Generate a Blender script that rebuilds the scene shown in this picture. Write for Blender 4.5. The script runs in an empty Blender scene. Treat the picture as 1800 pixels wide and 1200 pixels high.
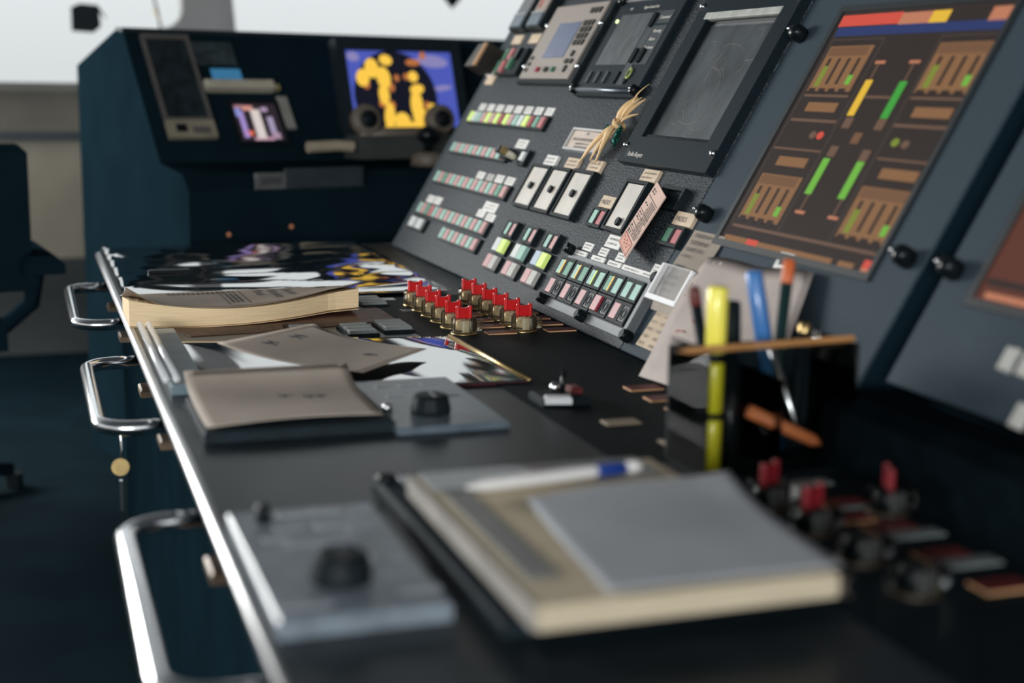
import bpy, math, random
from mathutils import Vector, Matrix
random.seed(7)
scene = bpy.context.scene
COL = scene.collection

# ------------------------------------------------------------------ camera
PIT, YAW, ROL = math.radians(10.35), math.radians(18.93), math.radians(0.8)
FPX = 2500.0
CAM = Vector((0, 0, 1.15))
FW = Vector((math.sin(YAW)*math.cos(PIT), math.cos(YAW)*math.cos(PIT), -math.sin(PIT)))
_r = Vector((math.cos(YAW), -math.sin(YAW), 0)); _u = _r.cross(FW)
RT = _r*math.cos(ROL) + _u*math.sin(ROL)
UP = _u*math.cos(ROL) - _r*math.sin(ROL)
cd = bpy.data.cameras.new('camera'); cam = bpy.data.objects.new('camera', cd); COL.objects.link(cam)
cd.sensor_width = 36; cd.lens = FPX/1800*36; cd.clip_start = .02; cd.clip_end = 200
cd.dof.use_dof = True; cd.dof.focus_distance = 2.36; cd.dof.aperture_fstop = 2.2; cd.dof.aperture_blades = 8
m3 = Matrix((RT, UP, -FW)).transposed()
cam.matrix_world = Matrix.Translation(CAM) @ m3.to_4x4()
scene.camera = cam
scene.view_settings.view_transform = 'Standard'; scene.view_settings.look = 'None'
scene.view_settings.gamma = 1; scene.view_settings.exposure = 0.0
scene.view_settings.use_curve_mapping = False
try:
    scene.cycles.use_denoising = True
    scene.cycles.max_bounces = 8; scene.cycles.transparent_max_bounces = 12
    scene.cycles.caustics_reflective = False; scene.cycles.caustics_refractive = False
    scene.cycles.sample_clamp_indirect = 4
except Exception:
    pass

# ------------------------------------------------------------------ sky: overcast, three times brighter overhead than at the horizon
W = bpy.data.worlds.new('overcast_sky'); scene.world = W; W.use_nodes = True
nt = W.node_tree; nt.nodes.clear()
wo = nt.nodes.new('ShaderNodeOutputWorld'); bg = nt.nodes.new('ShaderNodeBackground')
tc = nt.nodes.new('ShaderNodeTexCoord'); sx = nt.nodes.new('ShaderNodeSeparateXYZ')
rmp = nt.nodes.new('ShaderNodeMapRange'); rmp.inputs[1].default_value = 0; rmp.inputs[2].default_value = 1
rmp.inputs[3].default_value = 0.76; rmp.inputs[4].default_value = 2.28
nt.links.new(tc.outputs['Generated'], sx.inputs[0]); nt.links.new(sx.outputs['Z'], rmp.inputs[0])
nt.links.new(rmp.outputs[0], bg.inputs['Strength']); bg.inputs['Color'].default_value = (.965, .99, 1, 1)
nt.links.new(bg.outputs[0], wo.inputs[0])

# ------------------------------------------------------------------ unseen area lamps for daylight from the forward and aft windows
def area(name, loc, target, sx_, sy_, power, col):
    l = bpy.data.lights.new(name, 'AREA'); l.shape = 'RECTANGLE'; l.size = sx_; l.size_y = sy_; l.energy = power; l.color = col
    o = bpy.data.objects.new(name, l); COL.objects.link(o); o.location = loc
    o.rotation_euler = (Vector(target)-Vector(loc)).to_track_quat('-Z', 'Y').to_euler()
    return o
area('forward_window_daylight', (-2.5, 6.1, 1.62), (1.0, 2.6, .95), 3.0, .95, 280, (1.0, .985, .96))
area('aft_window_daylight', (-2.6, -3.8, 1.65), (.5, 2.3, .85), 3.0, 1.0, 230, (.95, .985, 1.0))

# ------------------------------------------------------------------ planes of the console
DZ, X0, TILT = .75, .84, math.radians(60)
CT, ST = math.cos(TILT), math.sin(TILT)
EX, EU, EN = Vector((0, -1, 0)), Vector((CT, 0, ST)), Vector((-ST, 0, CT))
def ray(x, y): return FW + RT*((x-900)/FPX) + UP*((600-y)/FPX)
def onz(x, y, z=DZ):
    d = ray(x, y); return CAM + d*((z-CAM.z)/d.z)
def onY(x, y, Y):
    d = ray(x, y); return CAM + d*(Y/d.y)
def P(s, v, w=0): return Vector((X0, 0, DZ)) + EX*s + EU*v + EN*w
def PM(s, v, w=0, rot=0):
    m = Matrix((EX, EU, EN)).transposed().to_4x4()
    return Matrix.Translation(P(s, v, w)) @ m @ Matrix.Rotation(rot, 4, 'Z')
def DM(x, y, z=DZ, rot=0): return Matrix.Translation((x, y, z)) @ Matrix.Rotation(rot, 4, 'Z')

# ------------------------------------------------------------------ materials
def lin(c):
    return tuple(((k/255)/12.92 if k/255 <= .04045 else ((k/255+.055)/1.055)**2.4) for k in c)
MATS = {}
def mat(name, c, rough=.5, metal=0, noise=None, bump=None, emit=None, coat=0, trans=0, ior=1.45, alpha=1, spec=.5, stretch=None, ramp=(.35, .68)):
    if name in MATS: return MATS[name]
    m = bpy.data.materials.new(name); m.use_nodes = True; t = m.node_tree; b = t.nodes['Principled BSDF']
    col = lin(c) if max(c) > 1 else tuple(c)
    b.inputs['Base Color'].default_value = (*col, 1); b.inputs['Roughness'].default_value = rough
    b.inputs['Metallic'].default_value = metal; b.inputs['IOR'].default_value = ior
    b.inputs['Coat Weight'].default_value = coat; b.inputs['Coat Roughness'].default_value = .03
    b.inputs['Transmission Weight'].default_value = trans; b.inputs['Alpha'].default_value = alpha
    b.inputs['Specular IOR Level'].default_value = spec
    def tex(scale, detail=3):
        n = t.nodes.new('ShaderNodeTexNoise'); n.inputs['Scale'].default_value = scale; n.inputs['Detail'].default_value = detail
        q = t.nodes.new('ShaderNodeTexCoord')
        if stretch:
            mp = t.nodes.new('ShaderNodeMapping'); mp.inputs['Scale'].default_value = stretch
            t.links.new(q.outputs['Object'], mp.inputs[0]); t.links.new(mp.outputs[0], n.inputs['Vector'])
        else: t.links.new(q.outputs['Object'], n.inputs['Vector'])
        return n
    if noise:
        sc, lo, hi = noise
        n = tex(sc, 3 if ramp == (.35, .68) else 1); r = t.nodes.new('ShaderNodeValToRGB')
        r.color_ramp.elements[0].position, r.color_ramp.elements[1].position = ramp
        r.color_ramp.elements[0].color = (*[k*lo for k in col], 1); r.color_ramp.elements[1].color = (*[min(1, k*hi) for k in col], 1)
        t.links.new(n.outputs['Fac'], r.inputs[0]); t.links.new(r.outputs[0], b.inputs['Base Color'])
    if bump:
        sc, st, dist = bump
        n = tex(sc, 2); bp = t.nodes.new('ShaderNodeBump'); bp.inputs['Strength'].default_value = st; bp.inputs['Distance'].default_value = dist
        t.links.new(n.outputs['Fac'], bp.inputs['Height']); t.links.new(bp.outputs[0], b.inputs['Normal'])
    if emit:
        ec, es = emit
        b.inputs['Emission Color'].default_value = (*(lin(ec) if max(ec) > 1 else ec), 1); b.inputs['Emission Strength'].default_value = es
    MATS[name] = m; return m
def smoked(name, c, fac):
    m = bpy.data.materials.new(name); m.use_nodes = True; t = m.node_tree; t.nodes.clear()
    o = t.nodes.new('ShaderNodeOutputMaterial'); tr = t.nodes.new('ShaderNodeBsdfTransparent'); gl = t.nodes.new('ShaderNodeBsdfGlossy')
    tr.inputs[0].default_value = (*c, 1); gl.inputs['Roughness'].default_value = .04
    fr = t.nodes.new('ShaderNodeFresnel'); fr.inputs[0].default_value = fac
    mx = t.nodes.new('ShaderNodeMixShader'); t.links.new(fr.outputs[0], mx.inputs[0]); t.links.new(tr.outputs[0], mx.inputs[1]); t.links.new(gl.outputs[0], mx.inputs[2])
    t.links.new(mx.outputs[0], o.inputs[0]); MATS[name] = m; return m

black = mat('black_plastic', (.009, .014, .017), .5, noise=(40, .8, 1.2), spec=.15)
blackm = mat('black_matte', (.013, .022, .028), .7, noise=(30, .85, 1.15), spec=.2)
blackg = mat('black_gloss', (.006, .009, .011), .22, noise=(20, .8, 1.2), spec=.25)
deskm = mat('desk_laminate', (.014, .022, .028), .33, noise=(9, .7, 1.3), bump=(160, .25, .0006), spec=.36)
consm = mat('console_paint', (.0065, .0165, .0235), .95, noise=(6, .9, 1.1), spec=.0)
panelm = mat('speckled_panel_paint', (.030, .036, .042), .5, noise=(330, .45, 2.9), bump=(330, .5, .0016), spec=.18, ramp=(.48, .63))
panel2m = mat('smooth_panel_paint', (.039, .057, .072), .6, noise=(300, .88, 1.12), bump=(700, .15, .0006), spec=.12)
alu = mat('aluminium', (.55, .56, .57), .32, 1, noise=(60, .9, 1.05))
chrome = mat('chrome', (.75, .76, .78), .16, 1, noise=(30, .95, 1.02))
steel = mat('brushed_plate', (.17, .18, .19), .5, .3, noise=(700, .8, 1.15), bump=(600, .25, .0005))
brass = mat('brass', (.55, .40, .18), .3, 1, noise=(50, .8, 1.1))
white = mat('white_label', (.74, .73, .70), .5, noise=(35, .93, 1.03))
cream = mat('cream_label', (.62, .49, .35), .55, noise=(25, .85, 1.1))
meterf = mat('meter_face', (.60, .56, .50), .4, noise=(14, .86, 1.08), coat=.3)
ink = mat('ink', (.02, .02, .022), .7, noise=(50, .8, 1.2))
inkb = mat('ink_faded', (.13, .10, .09), .7, noise=(50, .8, 1.2))
inkr = mat('ink_red', (.35, .045, .035), .7, noise=(50, .8, 1.2))
teal = mat('pale_green_button', (.34, .56, .48), .35, noise=(60, .93, 1.05))
teal2 = mat('green_button', (.14, .34, .25), .35, noise=(60, .9, 1.05))
teald = mat('dark_green_button', (.05, .17, .10), .35, noise=(60, .9, 1.05))
pink = mat('pale_pink_button', (.58, .33, .33), .35, noise=(60, .93, 1.05))
pinkd = mat('rose_button', (.50, .16, .17), .35, noise=(60, .9, 1.05))
reddim = mat('shaded_red_handle', (.20, .010, .016), .45, noise=(30, .85, 1.1))  # red handle with the near corner's shade put into its colour
redd = mat('dark_red_button', (.32, .035, .055), .35, noise=(60, .9, 1.05))
whiteb = mat('white_button', (.66, .70, .68), .35, noise=(60, .95, 1.03))
blueb = mat('pale_blue_button', (.45, .55, .66), .35, noise=(60, .95, 1.03))
lime = mat('lit_lime_button', (.50, .62, .18), .35, noise=(60, .95, 1.03), emit=((.62, .85, .22), .38))
amber = mat('lit_amber_edge', (.75, .50, .12), .35, noise=(60, .95, 1.03), emit=((.95, .6, .14), .35))
greylb = mat('grey_lens', (.48, .47, .44), .35, noise=(60, .95, 1.03))
redp = mat('red_handle', (.62, .012, .014), .32, noise=(30, .9, 1.06))
maroon = mat('maroon_plate', (.11, .016, .016), .45, noise=(120, .6, 1.4))
tan = mat('tan_edge', (.60, .34, .17), .5, noise=(40, .85, 1.1))
paper = mat('paper', (.50, .48, .46), .75, noise=(12, .93, 1.04))
paperw = mat('warm_paper', (.52, .44, .37), .75, noise=(14, .9, 1.05))
pages = mat('yellowed_pages', (.96, .73, .44), .8, noise=(18, .82, 1.04), stretch=(1, 1, 60))
pagesc = mat('cream_pages', (.58, .49, .35), .8, noise=(18, .85, 1.05), stretch=(1, 1, 40))
coverm = mat('kraft_cover', (.30, .235, .175), .6, noise=(10, .85, 1.12))
brown = mat('brown_sheet', (.16, .075, .05), .5, noise=(30, .7, 1.3))
bluem = mat('plate_blue_grey', (.12, .155, .185), .3, noise=(40, .85, 1.15))

glassp = smoked('window_glass', (.97, .985, .985), 1.06)
smoke = smoked('smoked_acrylic', (.84, .85, .84), 1.25)
clear = smoked('clear_guard', (.97, .93, .84), 1.6)
_t = clear.node_tree; _df = _t.nodes.new('ShaderNodeBsdfDiffuse'); _df.inputs[0].default_value = (.55, .44, .27, 1)
_m2 = _t.nodes.new('ShaderNodeMixShader'); _m2.inputs[0].default_value = .06
_o = [n for n in _t.nodes if n.type == 'OUTPUT_MATERIAL'][0]; _m1 = _o.inputs[0].links[0].from_node
_t.links.new(_m1.outputs[0], _m2.inputs[1]); _t.links.new(_df.outputs[0], _m2.inputs[2]); _t.links.new(_m2.outputs[0], _o.inputs[0])
amberg = mat('amber_plastic', (.74, .66, .52), .2, noise=(60, .6, 1.4), coat=.6)
clearf = smoked('clear_sleeve', (.92, .94, .94), 1.35)
lamin = mat('laminated_film', (.010, .015, .018), .05, noise=(7, .5, 1.8), coat=1, ior=1.9, spec=1)
wallm = mat('beige_wall', (.42, .38, .30), .7, noise=(4, .9, 1.08))
def emis(name, c, s):
    return mat(name, (.012, .012, .012), .4, noise=(20, .9, 1.1), emit=(c, s), spec=.06)

# ------------------------------------------------------------------ mesh builder
class MB:
    def __init__(self): self.v = []; self.f = []
    def add(self, vs, fs):
        k = len(self.v); self.v += [tuple(p) for p in vs]; self.f += [tuple(i+k for i in q) for q in fs]; return self
    def box(self, x0, y0, z0, x1, y1, z1):
        return self.add([(x0,y0,z0),(x1,y0,z0),(x1,y1,z0),(x0,y1,z0),(x0,y0,z1),(x1,y0,z1),(x1,y1,z1),(x0,y1,z1)],
            [(3,2,1,0),(4,5,6,7),(0,1,5,4),(1,2,6,5),(2,3,7,6),(3,0,4,7)])
    def cham(self, x0, y0, x1, y1, z0, z1, c=.001):
        r = lambda d, z: [(x0+d,y0+d,z),(x1-d,y0+d,z),(x1-d,y1-d,z),(x0+d,y1-d,z)]
        fs = [(3,2,1,0)]
        for a in (0, 4):
            for i in range(4): j = (i+1) % 4; fs.append((a+i, a+j, a+4+j, a+4+i))
        fs.append((8,9,10,11))
        return self.add(r(0,z0)+r(0,z1-c)+r(c,z1), fs)
    def frame(self, x0, y0, x1, y1, b, z0, z1):
        bl, bb, br, bt = b if isinstance(b, tuple) else (b,)*4
        self.box(x0,y0,z0,x1,y0+bb,z1); self.box(x0,y1-bt,z0,x1,y1,z1)
        self.box(x0,y0+bb,z0,x0+bl,y1-bt,z1); self.box(x1-br,y0+bb,z0,x1,y1-bt,z1); return self
    def prism(self, poly, z0, z1):
        n = len(poly)
        return self.add([(x,y,z0) for x,y in poly]+[(x,y,z1) for x,y in poly],
            [tuple(range(n-1,-1,-1)), tuple(range(n,2*n))]+[(i,(i+1)%n,n+(i+1)%n,n+i) for i in range(n)])
    def ell(self, cx, cy, rx, ry, z0, z1, n=16, rot=0):
        c, s = math.cos(rot), math.sin(rot)
        return self.prism([(cx+rx*math.cos(2*math.pi*i/n)*c-ry*math.sin(2*math.pi*i/n)*s, cy+rx*math.cos(2*math.pi*i/n)*s+ry*math.sin(2*math.pi*i/n)*c) for i in range(n)], z0, z1)
    def lathe(self, prof, n=20, c=(0,0)):
        m = len(prof); vs = []; fs = []
        for i in range(n):
            a = 2*math.pi*i/n
            vs += [(c[0]+r*math.cos(a), c[1]+r*math.sin(a), z) for r, z in prof]
        for i in range(n):
            j = (i+1) % n
            for k in range(m-1): fs.append((i*m+k, j*m+k, j*m+k+1, i*m+k+1))
        return self.add(vs, fs)
    def tube(self, pts, r, n=8, r2=None):
        pts = [Vector(p) for p in pts]; m = len(pts); vs = []; fs = []; up = None
        for i, p in enumerate(pts):
            d = (pts[min(i+1,m-1)]-pts[max(i-1,0)]).normalized()
            if up is None: up = d.orthogonal().normalized()
            up = (up - d*up.dot(d)).normalized(); sd = d.cross(up)
            rr = r if r2 is None else r+(r2-r)*i/(m-1)
            vs += [p+(up*math.cos(2*math.pi*k/n)+sd*math.sin(2*math.pi*k/n))*rr for k in range(n)]
        for i in range(m-1):
            for k in range(n): l = (k+1) % n; fs.append((i*n+k, i*n+l, (i+1)*n+l, (i+1)*n+k))
        fs += [tuple(range(n-1,-1,-1)), tuple(range((m-1)*n, m*n))]
        return self.add(vs, fs)
    def grid(self, fn, nu, nv, th=.0004):
        a = [Vector(fn(i/nu, j/nv)) for j in range(nv+1) for i in range(nu+1)]
        k = len(a); w = nu+1
        vs = a+[p-Vector((0,0,th)) for p in a]; fs = []
        for j in range(nv):
            for i in range(nu):
                q = j*w+i; fs.append((q,q+1,q+w+1,q+w)); fs.append((k+q+w,k+q+w+1,k+q+1,k+q))
        for i in range(nu): fs.append((k+i,k+i+1,i+1,i)); q = nv*w+i; fs.append((q,q+1,k+q+1,k+q))
        for j in range(nv): q = j*w; fs.append((q,q+w,k+q+w,k+q)); q += nu; fs.append((k+q,k+q+w,q+w,q))
        return self.add(vs, fs)
    def strokes(self, x0, y0, x1, y1, rows, z, dense=.8, h=.5):
        rh = (y1-y0)/rows
        for r in range(rows):
            yb = y1-(r+1)*rh+rh*(1-h)/2; x = x0+random.random()*(x1-x0)*.08; xe = x1-random.random()*(x1-x0)*.25
            while x < xe:
                w = rh*h*random.uniform(.25, .55)
                if random.random() < dense:
                    t = w*.45
                    self.add([(x,yb,z),(x+t,yb,z),(x+t,yb+rh*h,z),(x,yb+rh*h,z)], [(0,1,2,3)])
                    if random.random() < .6:
                        k = yb+rh*h*random.choice((.0, .42, .8)); self.add([(x,k,z),(x+w,k,z),(x+w,k+rh*h*.2,z),(x,k+rh*h*.2,z)], [(0,1,2,3)])
                x += w*1.45
        return self
    def mesh(self, name, m, smooth=False):
        me = bpy.data.meshes.new(name); me.from_pydata(self.v, [], self.f); me.materials.append(m)
        if smooth: me.polygons.foreach_set('use_smooth', [True]*len(me.polygons))
        me.update(); return me
    def build(self, name, m, parent=None, M=None, smooth=False):
        return put(name, self.mesh(name, m, smooth), parent, M)
def put(name, me, parent=None, M=None):
    o = bpy.data.objects.new(name, me); COL.objects.link(o)
    if parent is not None: o.parent = parent
    if M is not None: o.matrix_local = M
    return o
def tag(o, label, cat, group=None):
    o['label'] = label; o['category'] = cat
    if group: o['group'] = group
    return o
def thing(name, label, cat, M, group=None):
    o = bpy.data.objects.new(name, None); COL.objects.link(o); o.empty_display_size = .02; o.matrix_world = M
    return tag(o, label, cat, group)
def part(o, parent):
    o.parent = parent; o.matrix_parent_inverse = parent.matrix_basis.inverted()
    for k_ in ('label', 'category', 'group'):
        if k_ in o: del o[k_]
    return o
def struct(o): o['kind'] = 'structure'; return o
SH = {}
def shared(key, fn):
    if key not in SH: SH[key] = fn()
    return SH[key]
def chamm(w, h, d, m, c=.001):
    return shared((round(w,5), round(h,5), round(d,5), m.name, c), lambda: MB().cham(-w/2,-h/2,w/2,h/2,0,d,c).mesh('plate', m))
def T(x, y, z=0): return Matrix.Translation((x, y, z))
def text(name, s, size, m, parent, M, ext=.0002):
    c = bpy.data.curves.new(name, 'FONT'); c.body = s; c.size = size; c.extrude = ext; c.align_x = 'LEFT'
    o = bpy.data.objects.new(name, c); COL.objects.link(o)
    me = bpy.data.meshes.new_from_object(o.evaluated_get(bpy.context.evaluated_depsgraph_get()))
    bpy.data.objects.remove(o); me.materials.clear(); me.materials.append(m)
    return put(name, me, parent, M)

# ================================================================== the bridge room
fl = MB().box(-4.2,-1.6,-.05,3.2,6.3,0).build('floor', mat('dark_deck', (.006,.016,.022), .85, noise=(5,.85,1.15), spec=.02)); struct(fl)
ce = MB().box(-4.2,-1.6,2.65,3.2,6.5,2.72).build('ceiling', mat('ceiling_panels', (.10,.11,.12), .8, noise=(3,.9,1.1))); struct(ce)
wl = MB().box(-4.3,-1.6,0,-4.2,6.5,1.0).build('wall_left', wallm); struct(wl)
MB().box(-4.3,-1.6,2.3,-4.2,6.5,2.65).build('window_header', wallm, wl)
# front wall, with the two window openings left free (drawn in the XZ plane, extruded in Y)
WY = 6.2
def wallpiece(poly, name, m, y0=WY, y1=WY+.12, parent=None):
    mb = MB().prism([(x, z) for x, z in poly], 0, y1-y0)
    return mb.build(name, m, parent, Matrix.Translation((0, y1, 0)) @ Matrix.Rotation(math.radians(90), 4, 'X') if parent is None else None)
wf = wallpiece([(-4.2,0),(3.2,0),(3.2,1.12),(-4.2,1.12)], 'wall_front', wallm); struct(wf)
MB().prism([(-4.2,2.45),(3.2,2.45),(3.2,2.65),(-4.2,2.65)], 0, .12).build('window_header', mat('header_paint', (.12,.13,.14), .7, noise=(5,.9,1.1)), wf)
arc = [(.57+.08*math.sin(a), 1.43-.08*math.cos(a)) for a in [math.radians(10*k) for k in range(10)]]
MB().prism([(.47,1.12),(.90,1.12),(.87,1.33),(.83,1.8),(.80,2.45),(.64,2.45)]+[(p[0]+.0,p[1]) for p in reversed(arc)]+[(.55,1.34),(.47,1.34)], -.03, .15).build('window_pillar', mat('pillar_paint', (.36,.36,.36), .55, noise=(5,.9,1.1)), wf)
MB().prism([(-4.2,.93),(1.2,.93),(1.2,1.08),(-4.2,1.08)], .12, .125).build('upper_panel', mat('upper_wall_panel', (.20,.18,.15), .7, noise=(4,.85,1.1)), wf)
bb = MB().box(-4.2,WY-.02,0,1.2,WY,.40).build('shade_strip_front', mat('wall_foot_shade', (.07,.08,.08), .7, noise=(4,.85,1.1))); struct(bb)  # strip added at the wall foot, shade from the consoles in its colour
tr1 = MB().box(-4.2,WY-.035,.885,1.2,WY,.925).build('trim_1', mat('rail_paint', (.035,.05,.06), .5, noise=(8,.9,1.1))); struct(tr1)
tr2 = MB().box(-4.2,WY-.06,1.085,1.2,WY,1.12).build('trim_2', mat('sill_paint', (.16,.155,.14), .5, noise=(8,.9,1.1))); struct(tr2)
g1 = MB().box(-4.2,WY+.05,1.12,.66,WY+.06,2.45).build('window_1', glassp); struct(g1)
g2 = MB().box(.84,WY+.05,1.12,3.2,WY+.06,2.45).build('window_2', glassp); struct(g2)
wr = MB().box(3.2,-1.6,0,3.3,6.5,2.72).build('wall_right', mat('right_wall', (.10,.11,.12), .8, noise=(4,.9,1.1))); struct(wr)

# ================================================================== the long control desk
desk = thing('control_desk', 'long black control desk with pale metal edge and grab handles', 'desk', DM(.5, 1.7, 0))
def L(x, y, z): return (x-.5, y-1.7, z)
def dbox(name, m, x0, y0, z0, x1, y1, z1, par=None):
    return MB().box(*L(x0,y0,z0), *L(x1,y1,z1)).build(name, m, par or desk)
dbox('desk_top', deskm, .156, -.3, .715, .90, 3.43, .75)
dbox('front_panel', consm, .20, -.3, .06, .24, 3.40, .715)
dbox('end_panel', consm, .24, 3.36, .06, .86, 3.40, .715)
dbox('plinth', blackm, .26, -.3, 0, .86, 3.36, .06)
dbox('switch_bed', mat('switch_bed_black', (.004,.009,.012), .6, noise=(60,.7,1.3), spec=.12), .585, -.3, .75, .838, 2.56, .7515)
MB().tube([L(.154,-.3,.742), L(.154,3.40,.742)], .0085, 10).build('edge_trim', alu, desk, smooth=True)
MB().tube([L(.160,3.434,.744), L(.86,3.434,.744)], .006, 8).build('edge_trim', alu, desk, smooth=True)
def rounded_u(y0, y1, x0, x1, z, r=.045):
    pts = [(x1, y0, z), (x0+r, y0, z)]
    pts += [(x0+r-r*math.sin(a), y0+r-r*math.cos(a), z) for a in [math.radians(15*k) for k in range(1, 7)]]
    pts += [(x0+r-r*math.cos(a), y1-r+r*math.sin(a), z) for a in [math.radians(15*k) for k in range(0, 7)]]
    pts += [(x1, y1, z)]
    return [L(*p) for p in pts]
for y0, y1 in ((2.68, 3.17), (1.86, 2.31), (1.00, 1.44)):
    h = MB().tube(rounded_u(y0, y1, .078, .20, .70), .0105, 10).build('grab_handle', chrome, desk, smooth=True); h['label'] = 'chrome U-shaped grab handle'
    for yy in (y0+.06, y1-.06):
        MB().cham(*L(.155,yy-.03,0)[:2], *L(.20,yy+.03,0)[:2], .66, .672, .003).build('bracket', mat('dull_bronze', (.16,.11,.07), .45, .3, noise=(40,.8,1.1)), h)
# key left hanging from the middle handle
k = thing('key_ring', 'small steel key and ring hanging from the middle grab handle', 'key', DM(.105, 1.93, .60))
MB().tube([(0,0,.095),(0.004,.02,.05),(0,.01,.03)], .0022, 6).build('chain', chrome, k, smooth=True)
MB().ell(0,.01,.012,.012,-.001,.001,14).build('key_bow', brass, k, T(0,0,.02) @ Matrix.Rotation(1.2,4,'X'))
MB().box(-.002,-.004,-.03,.002,.004,.012).build('key_blade', chrome, k)

# ================================================================== slanted instrument panel, three bays
def bay(label, s0, s1, v0, v1, m, th=.05):
    o = thing('instrument_panel', label, 'panel', PM(s0, 0))
    w = s1-s0
    MB().cham(0, v0, w, v1, -.004, 0, .0015).build('panel_sheet', m, o)
    MB().box(.004, v0+.004, -th, w-.004, v1-.004, -.0045).build('panel_body', consm, o)
    e_ = .60 if s0 < -3 else .68
    poly = [(X0+.085,.0),(1.5,.0),(1.5,1.15+e_*.42),(X0+e_*CT+.062,DZ+e_*ST),(X0+.085,DZ+.03)]
    part(MB().prism(poly, 0, w-.008).build('cabinet_body', consm, None, Matrix.Translation((0,-s0-.004,0)) @ Matrix.Rotation(math.radians(90),4,'X')), o)
    return o
bayA = bay('dark speckled instrument panel bay filled with button rows, far section', -3.36, -1.952, .004, .70, panelm)
MB().box(-.012,.004,-.05,0,.70,.001).build('edge_strip', panel2m, bayA)
bayB = bay('smooth blue-grey panel bay around the colour engine monitor', -1.950, -1.362, .004, .80, panel2m)
bayC = bay('smooth blue-grey panel bay at the right edge, nearest the camera', -1.318, -.25, .094, .80, panel2m)
MB().box(.03,-.09,-.02,1.07,.0,.02).build('kick_strip', MATS['console_paint'], bayC)
shade_block = MB().prism([(.795,.7505),(.835,.7505),(.878,.826),(.83,.826),(.80,.815)], 0, 1.02)  # added black block, stands in for the shade at the panel foot
rs = shade_block.build('shade_ledge', mat('ledge_shade_black', (.0035,.0065,.0085), .85, noise=(30,.8,1.2), spec=.0), None, Matrix.Translation((0, 1.30, 0)) @ Matrix.Rotation(math.radians(90), 4, 'X'))
tag(rs, 'added black ledge for the shade at the foot of the nearest panel bay', 'ledge')

# small repeated bits ------------------------------------------------
def plate_tag(parent, x, y, w, h, m=white, rows=2, d=.002, im=inkb, dense=.8, edge=None):
    o = put('label_tag', chamm(w, h, d, m, .0004), parent, T(x, y, 0))
    if rows: MB().strokes(-w*.42, -h*.36, w*.42, h*.36, rows, d+.0002, dense, .45).build('lettering', im, o)
    return o
def strip(label, s0, s1, v0, v1, cols, tags=(), lip=.16, group='rows of indicator buttons on the far panel bay'):
    w, h = s1-s0, v1-v0; n = len(cols)
    o = thing('button_row', label, 'button row', PM((s0+s1)/2, (v0+v1)/2), group)
    f = MB().box(-w/2,-h/2,0,w/2,h/2,.005); f.box(-w/2,-h/2,.005,w/2,-h/2+h*.08,.007); f.box(-w/2,h/2-h*.05,.005,w/2,h/2,.007); f.box(w/2-w/n*.22,-h/2,.005,w/2,h/2,.007)
    f.build('frame', black, o)
    p = (w-w/n*.22)/n
    for i, c in enumerate(cols):
        put('button', chamm(p*.72, h*(1-lip-.07), .0045, c, .0012), o, T(-w/2+p*(i+.5), -h/2+h*lip+h*(1-lip-.07)/2, .005))
    for tx, ty, tw, th_, m in tags: plate_tag(o, tx-(s0+s1)/2, ty-(v0+v1)/2, tw, th_, m)
    return o
w8 = [(-3.255+.0655*i, .3915, .046, .018, white) for i in range(8)]
strip('topmost button row with lit lime buttons under eight small tags', -3.300, -2.768, .345, .378,
      [lime, whiteb, teal, pink, lime, pink, lime, redd, lime, pink, teal, whiteb, lime, redd, teal2, pinkd], w8)
strip('second button row from the top, ending at the black key switch', -3.302, -2.885, .263, .293, [teal, pink]*6)
strip('third button row from the top, four tags above its right end', -3.304, -2.766, .181, .215, [teal, pink, teal2, pink, teal, pink, teal, pink, teal, pink, teal, pink, teal, pink, teal2, pink],
      [(-3.002,.2245,.05,.019,white), (-2.935,.2255,.045,.016,greylb), (-2.872,.2265,.05,.018,white), (-2.803,.2265,.052,.018,white)])
strip('fourth button row from the top with white tags over both ends', -3.303, -2.768, .096, .130, [teal, pink, teal2, pinkd, teal, pink, teal, pink, teal, pink, teal, pink, teal, pink, teal, pink],
      [(-3.262,.142,.052,.019,white), (-3.200,.143,.052,.019,white), (-2.833,.162,.085,.022,white), (-2.868,.1435,.050,.017,white), (-2.800,.1405,.054,.017,white)])
strip('lowest and shortest button row of eight buttons', -3.042, -2.767, .057, .090, [teal, pink]*4)
strip('pair of white buttons at the lower far corner of the panel', -3.313, -3.178, .058, .091, [whiteb, whiteb])

# key switch beside the second row
ks = thing('key_switch', 'black key switch with brass key below a white tag', 'key switch', PM(-2.875, .280))
MB().cham(-.035,-.012,.012,.014,0,.016,.003).build('body', black, ks)
MB().lathe([(0,.0),(.008,.0),(.008,.020),(.006,.022),(0,.022)], 16, (.02,0)).build('lock_barrel', amberg, ks, smooth=True)
MB().cham(.018,-.007,.022,.009,.022,.036,.001).build('key', brass, ks)
MB().cham(-.025,-.006,.0,.010,.016,.034,.002).build('lever', blackg, ks)
plate_tag(ks, .022, .032, .066, .021)
bs = thing('push_button', 'single white button in a black frame beside the key switch', 'button', PM(-2.782, .280))
MB().box(-.021,-.018,0,.021,.018,.006).frame(-.021,-.018,.021,.018,.005,.006,.010).build('frame', black, bs)
put('button', chamm(.022, .020, .008, whiteb), bs, T(-.004,.002,.004))

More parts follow.
